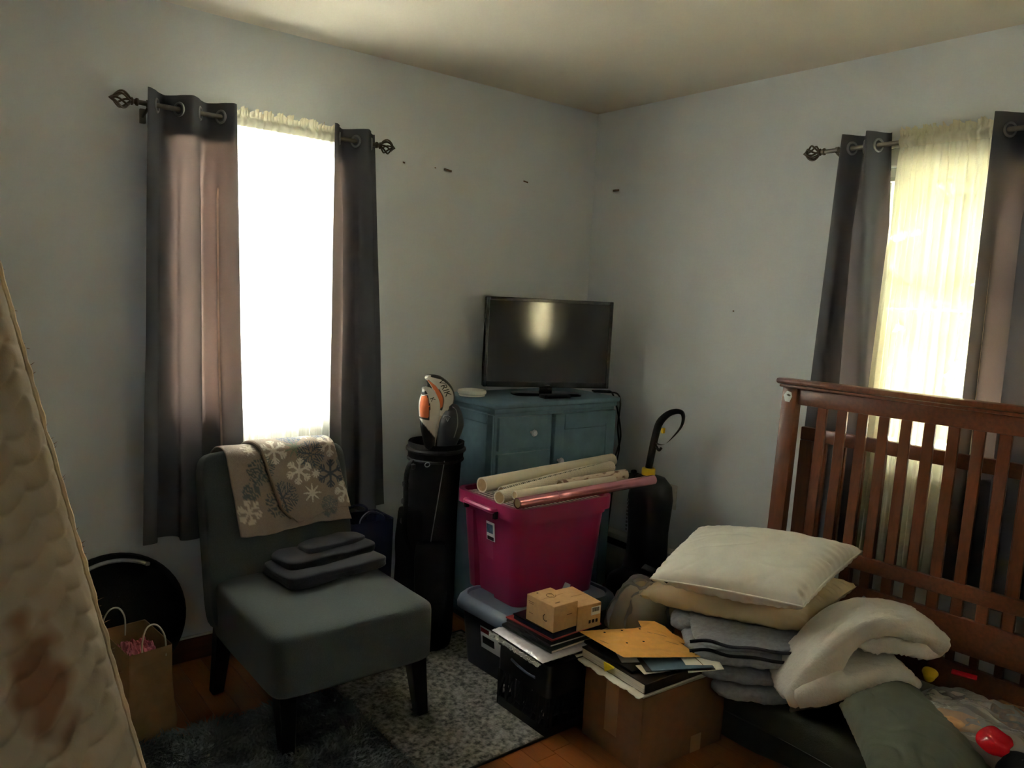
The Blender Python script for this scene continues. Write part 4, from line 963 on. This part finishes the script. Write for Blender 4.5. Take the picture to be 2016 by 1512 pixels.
# ================================================================ CARDBOARD BOX WITH PAPERS
t = thing('cardboard_box', (-.918, -1.392, 0), 'open brown cardboard box full of papers at the bottom centre', 'box', rz=radians(-4))
bw, bd, bh = .196, .138, .252
for nm, lo, hi in (('side_panel', (-bw, -bd, 0), (-bw + .005, bd, bh)), ('side_panel', (bw - .005, -bd, 0), (bw, bd, bh)), ('end_panel', (-bw + .0052, -bd, 0), (bw - .0052, -bd + .005, bh)), ('end_panel', (-bw + .0052, bd - .005, 0), (bw - .0052, bd, bh)), ('bottom', (-bw + .0052, -bd + .0052, .001), (bw - .0052, bd - .0052, .006))):
    bm = NB(); box2(bm, lo, hi, .001, 1); fin(bm, nm, 'cardboard', t)
bm = NB(); box2(bm, (-bw - .0006, -.03, .07), (-bw - .0001, .03, bh)); fin(bm, 'tape', 'tape', t, smooth=False)
bm = NB(); box2(bm, (bw * .2, -bd - .0006, 0), (bw * .2 + .05, -bd - .0001, .06)); fin(bm, 'tape', 'tape', t, smooth=False)
yr = radians(-3)
flat_thing('books_in_box', 'stack of papers filling the cardboard box below the thick book', 'papers', 'paperwhite', (-.91, -1.39, .02), (.34, .24, .20), radians(-4), .004)
t = thing('torn_paper', (-.965, -1.365, .2545), 'white paper with a wavy torn edge under the thick book', 'papers', rz=yr)
bm = NB(); grid(bm, lambda u, v: Vector((-.165 + .30 * u - .006 * nz((v * 18, 1, 0)) * (1 - u), -.155 + .31 * v, .0015 + (1 - u) ** 3 * .006 * nz((v * 9, 0, 4)) + (.012 * max(0, v - .93) / .07 * (1 - u)))), 20, 60)
o = fin(bm, 'sheet', 'paperwhite', t, angle=180); m = o.modifiers.new('thick', 'SOLIDIFY'); m.thickness = .002
t = flat_thing('thick_book', 'thick dark covered book with ragged page edges on top of the cardboard box', 'book', 'dark_cover', (-.95, -1.365, .259), (.30, .30, .004), yr, .001, parts=(('page_block', 'pages', (-.004, .0, .0175), (.297, .292, .027)), ('top_cover', 'dark_cover', (0, 0, .033), (.302, .302, .004)), ('spine', 'dark_cover', (0, -.150, .0175), (.30, .004, .031))))
t = thing('sticky_note', (-1.104, -1.345, .262), 'small yellow sticky note poking out of the page edges of the thick book', 'note', rz=yr)
bm = NB(); add(bm, [(0, .022, .028), (-.004, .012, -.0), (-.004, -.028, .027), (.012, -.02, .03), (-.003, .022, .028), (-.0055, .012, .0), (-.0055, -.028, .027)], [(0, 1, 2, 3), (4, 5, 6), (0, 4, 5, 1), (1, 5, 6, 2)]); fin(bm, 'note', 'yellow', t, smooth=False)
flat_thing('binder', 'black binder lying on the thick book under the envelopes', 'folder', 'matte_black', (-.95, -1.33, .2955), (.27, .25, .009), radians(-6), .002)
flat_thing('loose_photos', 'white and orange printed paper strip sticking out below the blue folder', 'papers', 'paperwhite', (-1.0, -1.475, .3055), (.15, .06, .002), radians(-20), .0005, parts=(('orange_picture', 'orange_print', (.04, 0, .0024), (.06, .048, .001)),))
flat_thing('photo_paper', 'grey edged photo lying at the left under the padded mailer', 'papers', 'silver_film', (-1.03, -1.36, .3052), (.07, .09, .002), radians(-30), .0005)
flat_thing('dark_folder', 'black folder under the blue grey one on the cardboard box', 'folder', 'matte_black', (-.925, -1.46, .3086), (.235, .165, .004), radians(-30), .001)
t = flat_thing('folder', 'blue grey paper folder under the yellow padded mailer', 'folder', 'blue_folder', (-.925, -1.468, .3132), (.215, .15, .003), radians(-27), .001)
t = thing('folded_card', (-.876, -1.545, .3175), 'cream folded card leaning out over the right corner of the cardboard box', 'papers', rz=radians(-30))
bm = NB(); grid(bm, lambda u, v: Vector((-.06 + .12 * u, -.035 + .07 * v, .0015 - .016 * max(0, 1 - v / .55) ** 1.5 * (1 - .6 * u))), 14, 12); o = fin(bm, 'sheet', 'paperwhite', t, angle=180); m = o.modifiers.new('thick', 'SOLIDIFY'); m.thickness = .0015
bm = NB(); tube(bm, [(-.015, .036, .0045), (-.006, 0, .002), (.005, -.034, -.008)], .0012, 5); fin(bm, 'crease', 'ink_light', t)
# padded mailer
Q = [Vector(p) for p in ((-1.09, -1.18, .338), (-1.10, -1.405, .338), (-.858, -1.525, .325), (-.80, -1.285, .325))]
ctr = sum(Q, Vector()) / 4
t = thing('padded_mailer', ctr, 'yellow brown padded paper mailer with punched holes, topmost on the cardboard box', 'envelope')
def mail(u, v): return Q[0] * (1 - u) * (1 - v) + Q[1] * u * (1 - v) + Q[2] * u * v + Q[3] * (1 - u) * v - ctr
bm = NB(); pillow(bm, *[q - ctr for q in Q], .012, n=36, ear=.0, puff=.35, wr=.0012, k=11, up=Vector((0, 0, 1))); fin(bm, 'pouch', 'mailer', t, angle=60)
bm = NB(); f0 = mail(-.0, .80); f1 = mail(.0, 1.0); f2 = mail(.55, 1.0)
add(bm, [f0, f0 + Vector((.012, .030, .012)), f1 + Vector((.0, .012, .016)), f1 + Vector((.02, -.02, .004)), mail(.3, 1.04) + Vector((0, 0, .006)), mail(.34, 1.1) + Vector((0, 0, .0)), mail(.62, 1.08) + Vector((0, 0, .002)), f2, mail(.25, .93) + Vector((0, 0, .007))], [(0, 1, 2, 8), (2, 3, 4, 8), (4, 5, 6, 7), (4, 7, 8)])
o = fin(bm, 'torn_flap', 'mailer', t, smooth=False); m = o.modifiers.new('thick', 'SOLIDIFY'); m.thickness = .0015
bm = NB(); lathe(bm, [(.0042, 0), (.0042, .0006)], (0, 0, 0), 12); hole = fin(bm, 'punch_hole', 'hole', t)
for k, (u, v) in enumerate(((.16, .24), (.56, .30), (.53, .53), (.52, .75), (.12, .48), (.9, .96), (.10, .72))):
    o = hole if k == 0 else dup(hole, t); h = .0062 if min(u, 1 - u, v, 1 - v) > .08 else .0042; o.location = mail(u, v) + Vector((0, 0, h)); o.rotation_euler = (0, .04, 0)
bm = NB(); rbox(bm, (0, 0, 0), (.045, .0018, .0005)); ink = fin(bm, 'pen_stroke', 'ink_light', t)
for k, (u, v, a) in enumerate(((.28, .80, -1.1), (.33, .86, -1.1), (.6, .86, -1.1), (.06, .62, -.35), (.52, .06, -1.3))):
    o = ink if k == 0 else dup(ink, t); o.location = mail(u, v) + Vector((0, 0, .0060 if .08 < v < .92 else .0052)); o.rotation_euler = (0, .05, a)

# ================================================================ VACUUM
t = thing('vacuum_cleaner', (-.25, -.745, 0), 'black upright vacuum cleaner with a yellow collar and loop handle', 'vacuum cleaner')
def yz(pts, x=0): return [Vector((x + q[2] if len(q) > 2 else x, q[0], q[1])) for q in pts]
bm = NB(); tube(bm, spline(yz([(.022, .735), (.012, .80), (-.002, .88), (-.02, .945), (-.06, .99), (-.105, 1.012), (-.142, 1.012), (-.152, .985), (-.140, .945), (-.10, .895), (-.065, .862), (-.035, .852), (-.012, .855)]), 6), [.0165] * 19 + [.0165 - .0004 * i for i in range(54)], 12); fin(bm, 'loop_handle', 'black_plastic', t)
bm = NB(); tube(bm, spline(yz([(-.012, .84), (-.03, .825), (-.042, .838)]), 5), .006, 8); fin(bm, 'cord_hook', 'black_plastic', t)
bm = NB(); box2(bm, (-.008, -.052, .905), (.008, -.04, .93), .003); fin(bm, 'switch', 'yellow_plastic', t)
bm = NB(); lathe(bm, [(.028, 0), (.031, .004), (.031, .03), (.028, .034)], (0, .022, .70), 20); fin(bm, 'collar', 'yellow_plastic', t)
def vl(z, y, w_, d_, r_): return [Vector((p.x, p.y, z)) for p in rr(d_, w_, r_, z, 5, 0, y)]
bm = NB(); loft(bm, [vl(.12, 0, .19, .17, .05), vl(.24, .01, .19, .17, .05), vl(.33, -.0, .165, .16, .05), vl(.45, .0, .165, .15, .05), vl(.60, .0, .19, .16, .055), vl(.66, .0, .18, .15, .06), vl(.695, .01, .13, .12, .05), vl(.703, .02, .07, .07, .03)]); fin(bm, 'body', 'black_plastic', t)
bm = NB(); box2(bm, (-.06, .055, .66), (-.0, .105, .70), .01); box2(bm, (-.04, .075, .69), (-.015, .095, .715), .006); o = fin(bm, 'top_latch', 'matte_black', t); o['kind'] = 'stuff'
bm = NB(); softbox(bm, (-.06, -.03, .16), (.22, .30, .22), e=4, n=10); fin(bm, 'motor_hood', 'black_plastic', t)
bm = NB(); softbox(bm, (-.13, -.02, .055), (.26, .33, .10), e=5, n=10); fin(bm, 'floor_head', 'matte_black', t)
bm = NB(); rbox(bm, (-.135, .05, .12), (.10, .12, .02), .006); fin(bm, 'amber_window', 'orange', t)
bm = NB()
for i in range(9): rbox(bm, (-.079, .062, .45 + .017 * i), (.001, .010 if i % 3 else .007, .010), .0)
o = fin(bm, 'worn_lettering', 'silver', t); o['kind'] = 'stuff'

# ================================================================ CRIB PANELS
def crib_panel(name, label, org, rz, lean, L, pitch, z, slat_w, off, posts=True):
    t = bpy.data.objects.new(name, None); C.objects.link(t); t.location = org; t.rotation_euler = (radians(lean), 0, rz); tag(t, label, 'crib panel')
    def b(nm, lo, hi, mat='cherry_h', r=.004):
        bm = NB(); box2(bm, lo, hi, r, 2); return fin(bm, nm, mat, t)
    zb_, z1, z2, z3, z4, ztop = z   # bottom board low, bottom board top, rail low, rail top, top rail low, top rail top
    if posts:
        p = b('post', (0, -.03, 0), (.06, .012, ztop - .001), 'cherry'); b('post', (L - .06, -.03, 0), (L, .012, ztop - .001), 'cherry')
        b('cap_rail', (-.022, -.05, ztop), (L + .022, .028, ztop + .022), r=.009)
        b('cap_moulding', (-.010, -.040, ztop - .012), (L + .010, -.0302, ztop - .0005))
        i0 = .0605
    else:
        b('post', (0, -.018, 0), (.05, .018, ztop - .05), 'cherry'); b('post', (L - .05, -.018, 0), (L, .018, ztop - .05), 'cherry'); i0 = .0
    lo_ = -.018; hi_ = .008
    b('top_rail', (i0, lo_, z4), (L - i0, hi_, ztop - .013 if posts else ztop)); b('lower_rail', (i0 or .0505, lo_, z2), (L - (i0 or .0505), hi_, z3)); b('bottom_board', (i0 or .0505, lo_, zb_), (L - (i0 or .0505), hi_, z1))
    bm = NB(); box2(bm, (-slat_w / 2, -.012, 0), (slat_w / 2, .002, 1), .002, 1); s0 = fin(bm, 'slat', 'cherry', t); k = 0
    x = off
    while x < L - .06:
        for a, c in ((z3 + .0005, z4 - .0005), (z1 + .0005, z2 - .0005)):
            o = s0 if k == 0 else dup(s0, t); k += 1; o.location = (x, 0, a); o.scale = (1, 1, c - a)
        x += pitch
    return t
rzc = atan2(-.9976, .07)
tc = crib_panel('crib_headboard', 'cherry brown slatted crib end with a capped top rail, in front of the right window', (-.292, -1.372, 0), rzc, -2.6, 1.32, .0742, (.40, .515, .572, .622, 1.125, 1.198), .036, .155)
bm = NB(); prism(bm, [(.0, .01), (.012, .028), (.03, .024), (.034, .008), (.026, -.014), (.008, -.012), (.004, 0)], .0006, (.008, -.031, 1.145), (1, 0, 0), (0, 0, 1)); fin(bm, 'torn_sticker', 'label_white', tc, smooth=False)
bm = NB(); prism(bm, [(.0, .0), (.006, .006), (.017, .001), (.012, -.004)], .0006, (.02, -.0320, 1.157), (1, 0, 0), (0, 0, 1)); fin(bm, 'sticker_mark', 'ink', tc, smooth=False)
crib_panel('crib_gate', 'lower cherry brown slatted crib side standing behind the capped crib end', (-.198, -1.415, 0), radians(-88.6), -1.5, 1.30, .0735, (.24, .34, .40, .45, .985, 1.035), .026, .094, posts=False)

# ================================================================ BEDDING PILE
t = thing('floor_cushion', (-.51, -2.08, 0), 'large dark olive floor cushion beneath the quilt and green pillow', 'cushion', rz=radians(1))
bm = NB(); softbox(bm, (0, 0, .10), (.42, 1.32, .20), e=7, n=26, amp=.02, fr=4, amp2=.006, fr2=14); fin(bm, 'cushion_body', 'dark_olive', t)
bm = NB(); tube(bm, spline([(-.205, -.62, .10), (-.21, -.3, .11), (-.212, 0, .10), (-.21, .3, .108), (-.205, .62, .10)], 8), .005, 6); fin(bm, 'seam', 'dark_olive', t)
# quilt: folded layers
t = thing('grey_quilt', (-.58, -1.52, .2), 'grey textured quilt folded in thick layers under the cream pillow', 'quilt')
org = Vector((-.58, -1.52, .2))
def layer(c, s, yaw, k, e=5, amp=.007, tilt=(0, 0), nm='fold'):
    bm = NB(); R = rotz(radians(yaw)) @ Matrix.Rotation(radians(tilt[0]), 3, 'X') @ Matrix.Rotation(radians(tilt[1]), 3, 'Y')
    softbox(bm, Vector(c) - org, s, e=e, n=26, amp=amp, fr=9, k=k, R=R, amp2=.0065, fr2=48); fin(bm, nm, 'quilt', t)
layer((-.605, -1.535, .222), (.28, .44, .036), -47, 1, nm='lowest_fold')
layer((-.61, -1.49, .268), (.35, .43, .052), -47, 2, e=4)
layer((-.60, -1.505, .325), (.42, .43, .056), -47, 3, e=4)
layer((-.56, -1.50, .378), (.42, .46, .028), -47, 4, tilt=(3, -4), nm='top_fold')
bm = NB(); pillow(bm, Vector((-.60, -1.765, .415)) - org, Vector((-.53, -1.81, .385)) - org, Vector((-.335, -1.875, .475)) - org, Vector((-.33, -1.79, .515)) - org, .035, n=26, ear=0, puff=.3, wr=.002, k=6, up=Vector((0, 0, 1))); fin(bm, 'side_flap', 'quilt', t)
bm = NB(); grid(bm, lambda u, v: Vector((-.68 + .10 * u + .02 * v, -1.745 - .045 * u + .02 * v, .302 - .10 * v + .004 * nz((u * 8, v * 8, 2)))) - org + Vector((-.05, -.05, 0)), 16, 16); o = fin(bm, 'hanging_corner', 'quilt', t, angle=180); m = o.modifiers.new('thick', 'SOLIDIFY'); m.thickness = .008
for i, (z_, o_) in enumerate(((.372, .0), (.343, -.006))):
    bm = NB(); f = lambda q: Vector((-.60, -1.49, 0)) + Vector((cos(radians(-47)), sin(radians(-47)), 0)) * q + Vector((-sin(radians(-47)), cos(radians(-47)), 0)) * (-.214 + o_)
    tube(bm, [f(-.19 + .385 * k / 30) + Vector((0, 0, z_ + .010 * math.exp(-((k - 5) / 4) ** 2) + .003 * sin(k * .5))) - org for k in range(31)], .006, 6); fin(bm, 'bound_edge', 'dark_knit', t)
bm = NB(); softbox(bm, Vector((-.70, -1.335, .345)) - org, (.13, .12, .05), e=3, n=16, amp=.016, fr=12, k=9, R=rotz(.6), amp2=.003, fr2=60); fin(bm, 'turned_corner', 'quilt', t)

t = thing('cream_pillow', (-.55, -1.45, .44), 'cream cotton pillow under the white one on the grey quilt', 'pillow'); org = Vector(t.location)
bm = NB(); pillow(bm, *[Vector(p) - org for p in ((-.805, -1.195, .415), (-.585, -1.735, .44), (-.305, -1.75, .53), (-.42, -1.16, .46))],   .15, n=64, ear=.05, puff=.40, wr=.0065, k=4, up=Vector((-.12, -.02, 1)).normalized(), low=.95); fin(bm, 'pillow_case', 'pillow_cream', t)
t = thing('white_pillow', (-.58, -1.5, .56), 'plump white cotton pillow on top of the bedding pile', 'pillow'); org = Vector(t.location)
WP = [Vector(p) - org for p in ((-.855, -1.285, .515), (-.705, -1.78, .555), (-.325, -1.765, .665), (-.46, -1.175, .60))]
bm = NB(); pillow(bm, *WP, .18, n=80, ear=.05, puff=.40, wr=.007, k=7, up=Vector((-.2, -.03, 1)).normalized(), low=.8); fin(bm, 'pillow_case', 'pillow_white', t)
def bil(u, v): return WP[0] * (1 - u) * (1 - v) + WP[1] * u * (1 - v) + WP[2] * u * v + WP[3] * (1 - u) * v
bm = NB(); pts = []
for k in range(120):
    q = k / 30; s_ = q % 1; e_ = int(q); u, v = ((s_, 0), (1, s_), (1 - s_, 1), (0, 1 - s_))[e_]
    a, b = 2 * u - 1, 2 * v - 1; pts.append(bil(.5 + .5 * a * (1 - .05 * (1 - b * b)), .5 + .5 * b * (1 - .05 * (1 - a * a))))
tube(bm, pts, .0034, 6, closed=True); fin(bm, 'piping', 'pillow_white', t)
t = thing('black_strap', (-.842, -1.275, .522), 'short black webbing strap across the left corner of the white pillow', 'strap')
bm = NB(); grid(bm, lambda u, v: Vector((-.002 + .006 * u + (.02 * v), .045 - .115 * u, .012 - .02 * u * u - .004 * v + .016 * v)), 12, 3); o = fin(bm, 'webbing', 'black_fabric', t, angle=180); m = o.modifiers.new('thick', 'SOLIDIFY'); m.thickness = .002

# white comforter, folded back on itself
U, V, N = Vector((.7824, -.6227, .0)), Vector((0, 0, 1)), Vector((.6227, .7824, 0)); k_ = 2.4 / 1520.6 / 3.27; O = Vector((-.7805, -1.7955, .262))
t = thing('white_comforter', O, 'thick white fleecy comforter folded in a loop beside the grey quilt', 'comforter')
def fold(path, th, d0, d1, nm, kk):
    pts = [Vector((p.x, p.y)) for p in spline([(a - 480, 740 - b, 0) for a, b in path], 8)]; ths = [p.x for p in spline([(q, 0, 0) for q in th], 8)]
    n = len(pts); nr = []
    for i in range(n):
        a = pts[max(i - 1, 0)]; b = pts[min(i + 1, n - 1)]; tg = (b - a).normalized(); nr.append(Vector((-tg.y, tg.x)))
    out = [(pts[i] + nr[i] * ths[i], pts[i]) for i in range(n)]
    e1 = pts[-1] - pts[-2]; e1.normalize(); 
    for q in (45, 90, 135):
        a = radians(q); out.append((pts[-1] + (nr[-1] * cos(a) + e1 * sin(a)) * ths[-1], pts[-1]))
    out += [(pts[i] - nr[i] * ths[i], pts[i]) for i in range(n - 1, -1, -1)]
    e0 = (pts[0] - pts[1]).normalized()
    for q in (45, 90, 135):
        a = radians(q); out.append((pts[0] + (-nr[0] * cos(a) + e0 * sin(a)) * ths[0], pts[0]))
    loops = []
    nd = 26
    for j in range(nd + 1):
        w_ = j / nd; d = d0 + (d1 - d0) * w_; e = min(w_, 1 - w_) * 2; sc = min(1, sqrt(max(0, 1 - (1 - min(1, e / .24)) ** 2)) * .62 + .38)
        L_ = []
        for i, (p, c) in enumerate(out):
            q = c + (p - c) * sc; P3 = U * (q.x * k_) + V * (q.y * k_ + .05 * q.x * k_) + N * d
            L_.append(P3 + (V * .8 + U * .3) * (.012 * nz(P3, 9, kk) + .006 * nz(P3, 24, kk + 1) - .011 * max(0, 1 - abs(nz(P3 + N * P3.dot(N) * 1.5, 11, kk + 4)) * 8) + .0018 * nz(P3, 95, kk + 2)))
        loops.append(L_)
    bm = NB(); loft(bm, loops); fin(bm, nm, 'comforter', t, angle=180)
fold([(545, 700), (640, 600), (730, 480), (800, 370), (890, 280), (1020, 235), (1200, 232), (1360, 275), (1440, 345)], [72, 102, 108, 90, 74, 66, 66, 70, 66], -.01, .18, 'outer_fold', 1)
fold([(1440, 350), (1400, 395), (1240, 380), (1060, 352), (930, 345)], [72, 62, 50, 46, 30], .004, .165, 'inner_fold', 2)
fold([(590, 672), (760, 622), (900, 598), (1010, 545), (1120, 508), (1215, 530), (1290, 590)], [74, 100, 78, 56, 48, 46, 30], -.03, .16, 'lower_fold', 3)

t = thing('green_pillow', (-.69, -2.1, .25), 'grey green cotton pillow leaning at the bottom right on the dark olive cushion', 'pillow'); org = Vector(t.location)
bm = NB(); pillow(bm, *[Vector(p) - org for p in ((-.685, -1.915, .285), (-.99, -2.20, .235), (-.665, -2.36, .27), (-.425, -1.985, .335))], .15, n=56, ear=.05, puff=.42, wr=.007, k=14, up=Vector((-.12, .05, 1)).normalized(), low=.6); fin(bm, 'pillow_case', 'olive', t)

# cream bundle in plastic beside the tote
t = thing('wrapped_bundle', (-.635, -1.075, 0), 'cream bedding bundle in milky plastic left of the pillow pile', 'bundle')
bm = NB(); softbox(bm, (0, 0, .19), (.20, .22, .38), e=3.2, n=20, amp=.03, fr=7, k=3, amp2=.006, fr2=26); fin(bm, 'filling', 'pillow_cream', t)
bm = NB(); softbox(bm, (0, 0, .195), (.225, .245, .40), e=3.2, n=22, amp=.035, fr=8, k=3, amp2=.01, fr2=30); fin(bm, 'plastic_cover', 'clear_bag', t)

# bag and oddments at the right
t = thing('clear_plastic_bag', (-.47, -2.25, .2), 'crumpled clear plastic bag of biscuits between the green pillow and crib end', 'bag')
def crump(sx, sy, h, k):
    return lambda u, v: Vector((sx * (u - .5) * (1 + .1 * nz((u * 4, v * 4, k))), sy * (v - .5) * (1 + .1 * nz((u * 4, v * 4, k + 1))), .005 + h * max(0, (1 - (2 * u - 1) ** 4) * (1 - (2 * v - 1) ** 4)) ** .6 + .03 * nz((u * 5, v * 6, k)) * sin(pi * u) + .012 * nz((u * 14, v * 15, k + 2)) * min(1, 6 * min(u, 1 - u, v, 1 - v))))
bm = NB(); grid(bm, crump(.34, .50, .15, 2), 46, 60); fin(bm, 'film', 'clear_bag', t, angle=25)
bm = NB(); grid(bm, crump(.25, .40, .10, 5), 30, 40); o = fin(bm, 'inner_film', 'milky_bag', t, angle=25)
bm = NB(); softbox(bm, (-.075, .05, .125), (.10, .11, .03), e=3, n=10, amp=.012, fr=20, R=rotz(.5)); fin(bm, 'biscuit', 'tan', t)
bm = NB(); softbox(bm, (.10, -.05, .13), (.13, .14, .04), e=3, n=10, amp=.012, fr=20, R=rotz(.3)); fin(bm, 'biscuit', 'speckle', t)
t = thing('red_wrapper', (-.63, -2.325, .335), 'shiny red plastic wrapper beside the clear bag at the lower right edge', 'wrapper')
bm = NB(); softbox(bm, (0, 0, .02), (.09, .085, .05), e=2.6, n=14, amp=.02, fr=22, k=2); fin(bm, 'film', 'red_plastic', t, angle=22)
t = thing('black_pouch', (-.675, -2.43, .29), 'black fabric pouch below the red wrapper at the lower right corner', 'bag')
bm = NB(); softbox(bm, (0, 0, .03), (.16, .16, .08), e=3, n=12, amp=.012, fr=12); fin(bm, 'body', 'black_fabric', t)
bm = NB(); tube(bm, [(-.07, .02, .055), (0, .03, .068), (.07, .02, .055)], .003, 6); fin(bm, 'zip', 'matte_black', t)
t = thing('yellow_wrapper', (-.405, -2.055, .35), 'small crumpled yellow wrapper beside the right end of the comforter', 'wrapper')
bm = NB(); softbox(bm, (0, 0, .015), (.05, .045, .04), e=2.4, n=10, amp=.014, fr=30, k=4); fin(bm, 'film', 'yellow_plastic', t, angle=22)
t = thing('red_tag', (-.345, -2.13, .375), 'small flat red tag behind the clear plastic bag', 'tag')
bm = NB(); rbox(bm, (0, 0, .006), (.03, .07, .006), .002, R=rotz(.3)); fin(bm, 'card', 'red_plastic', t)
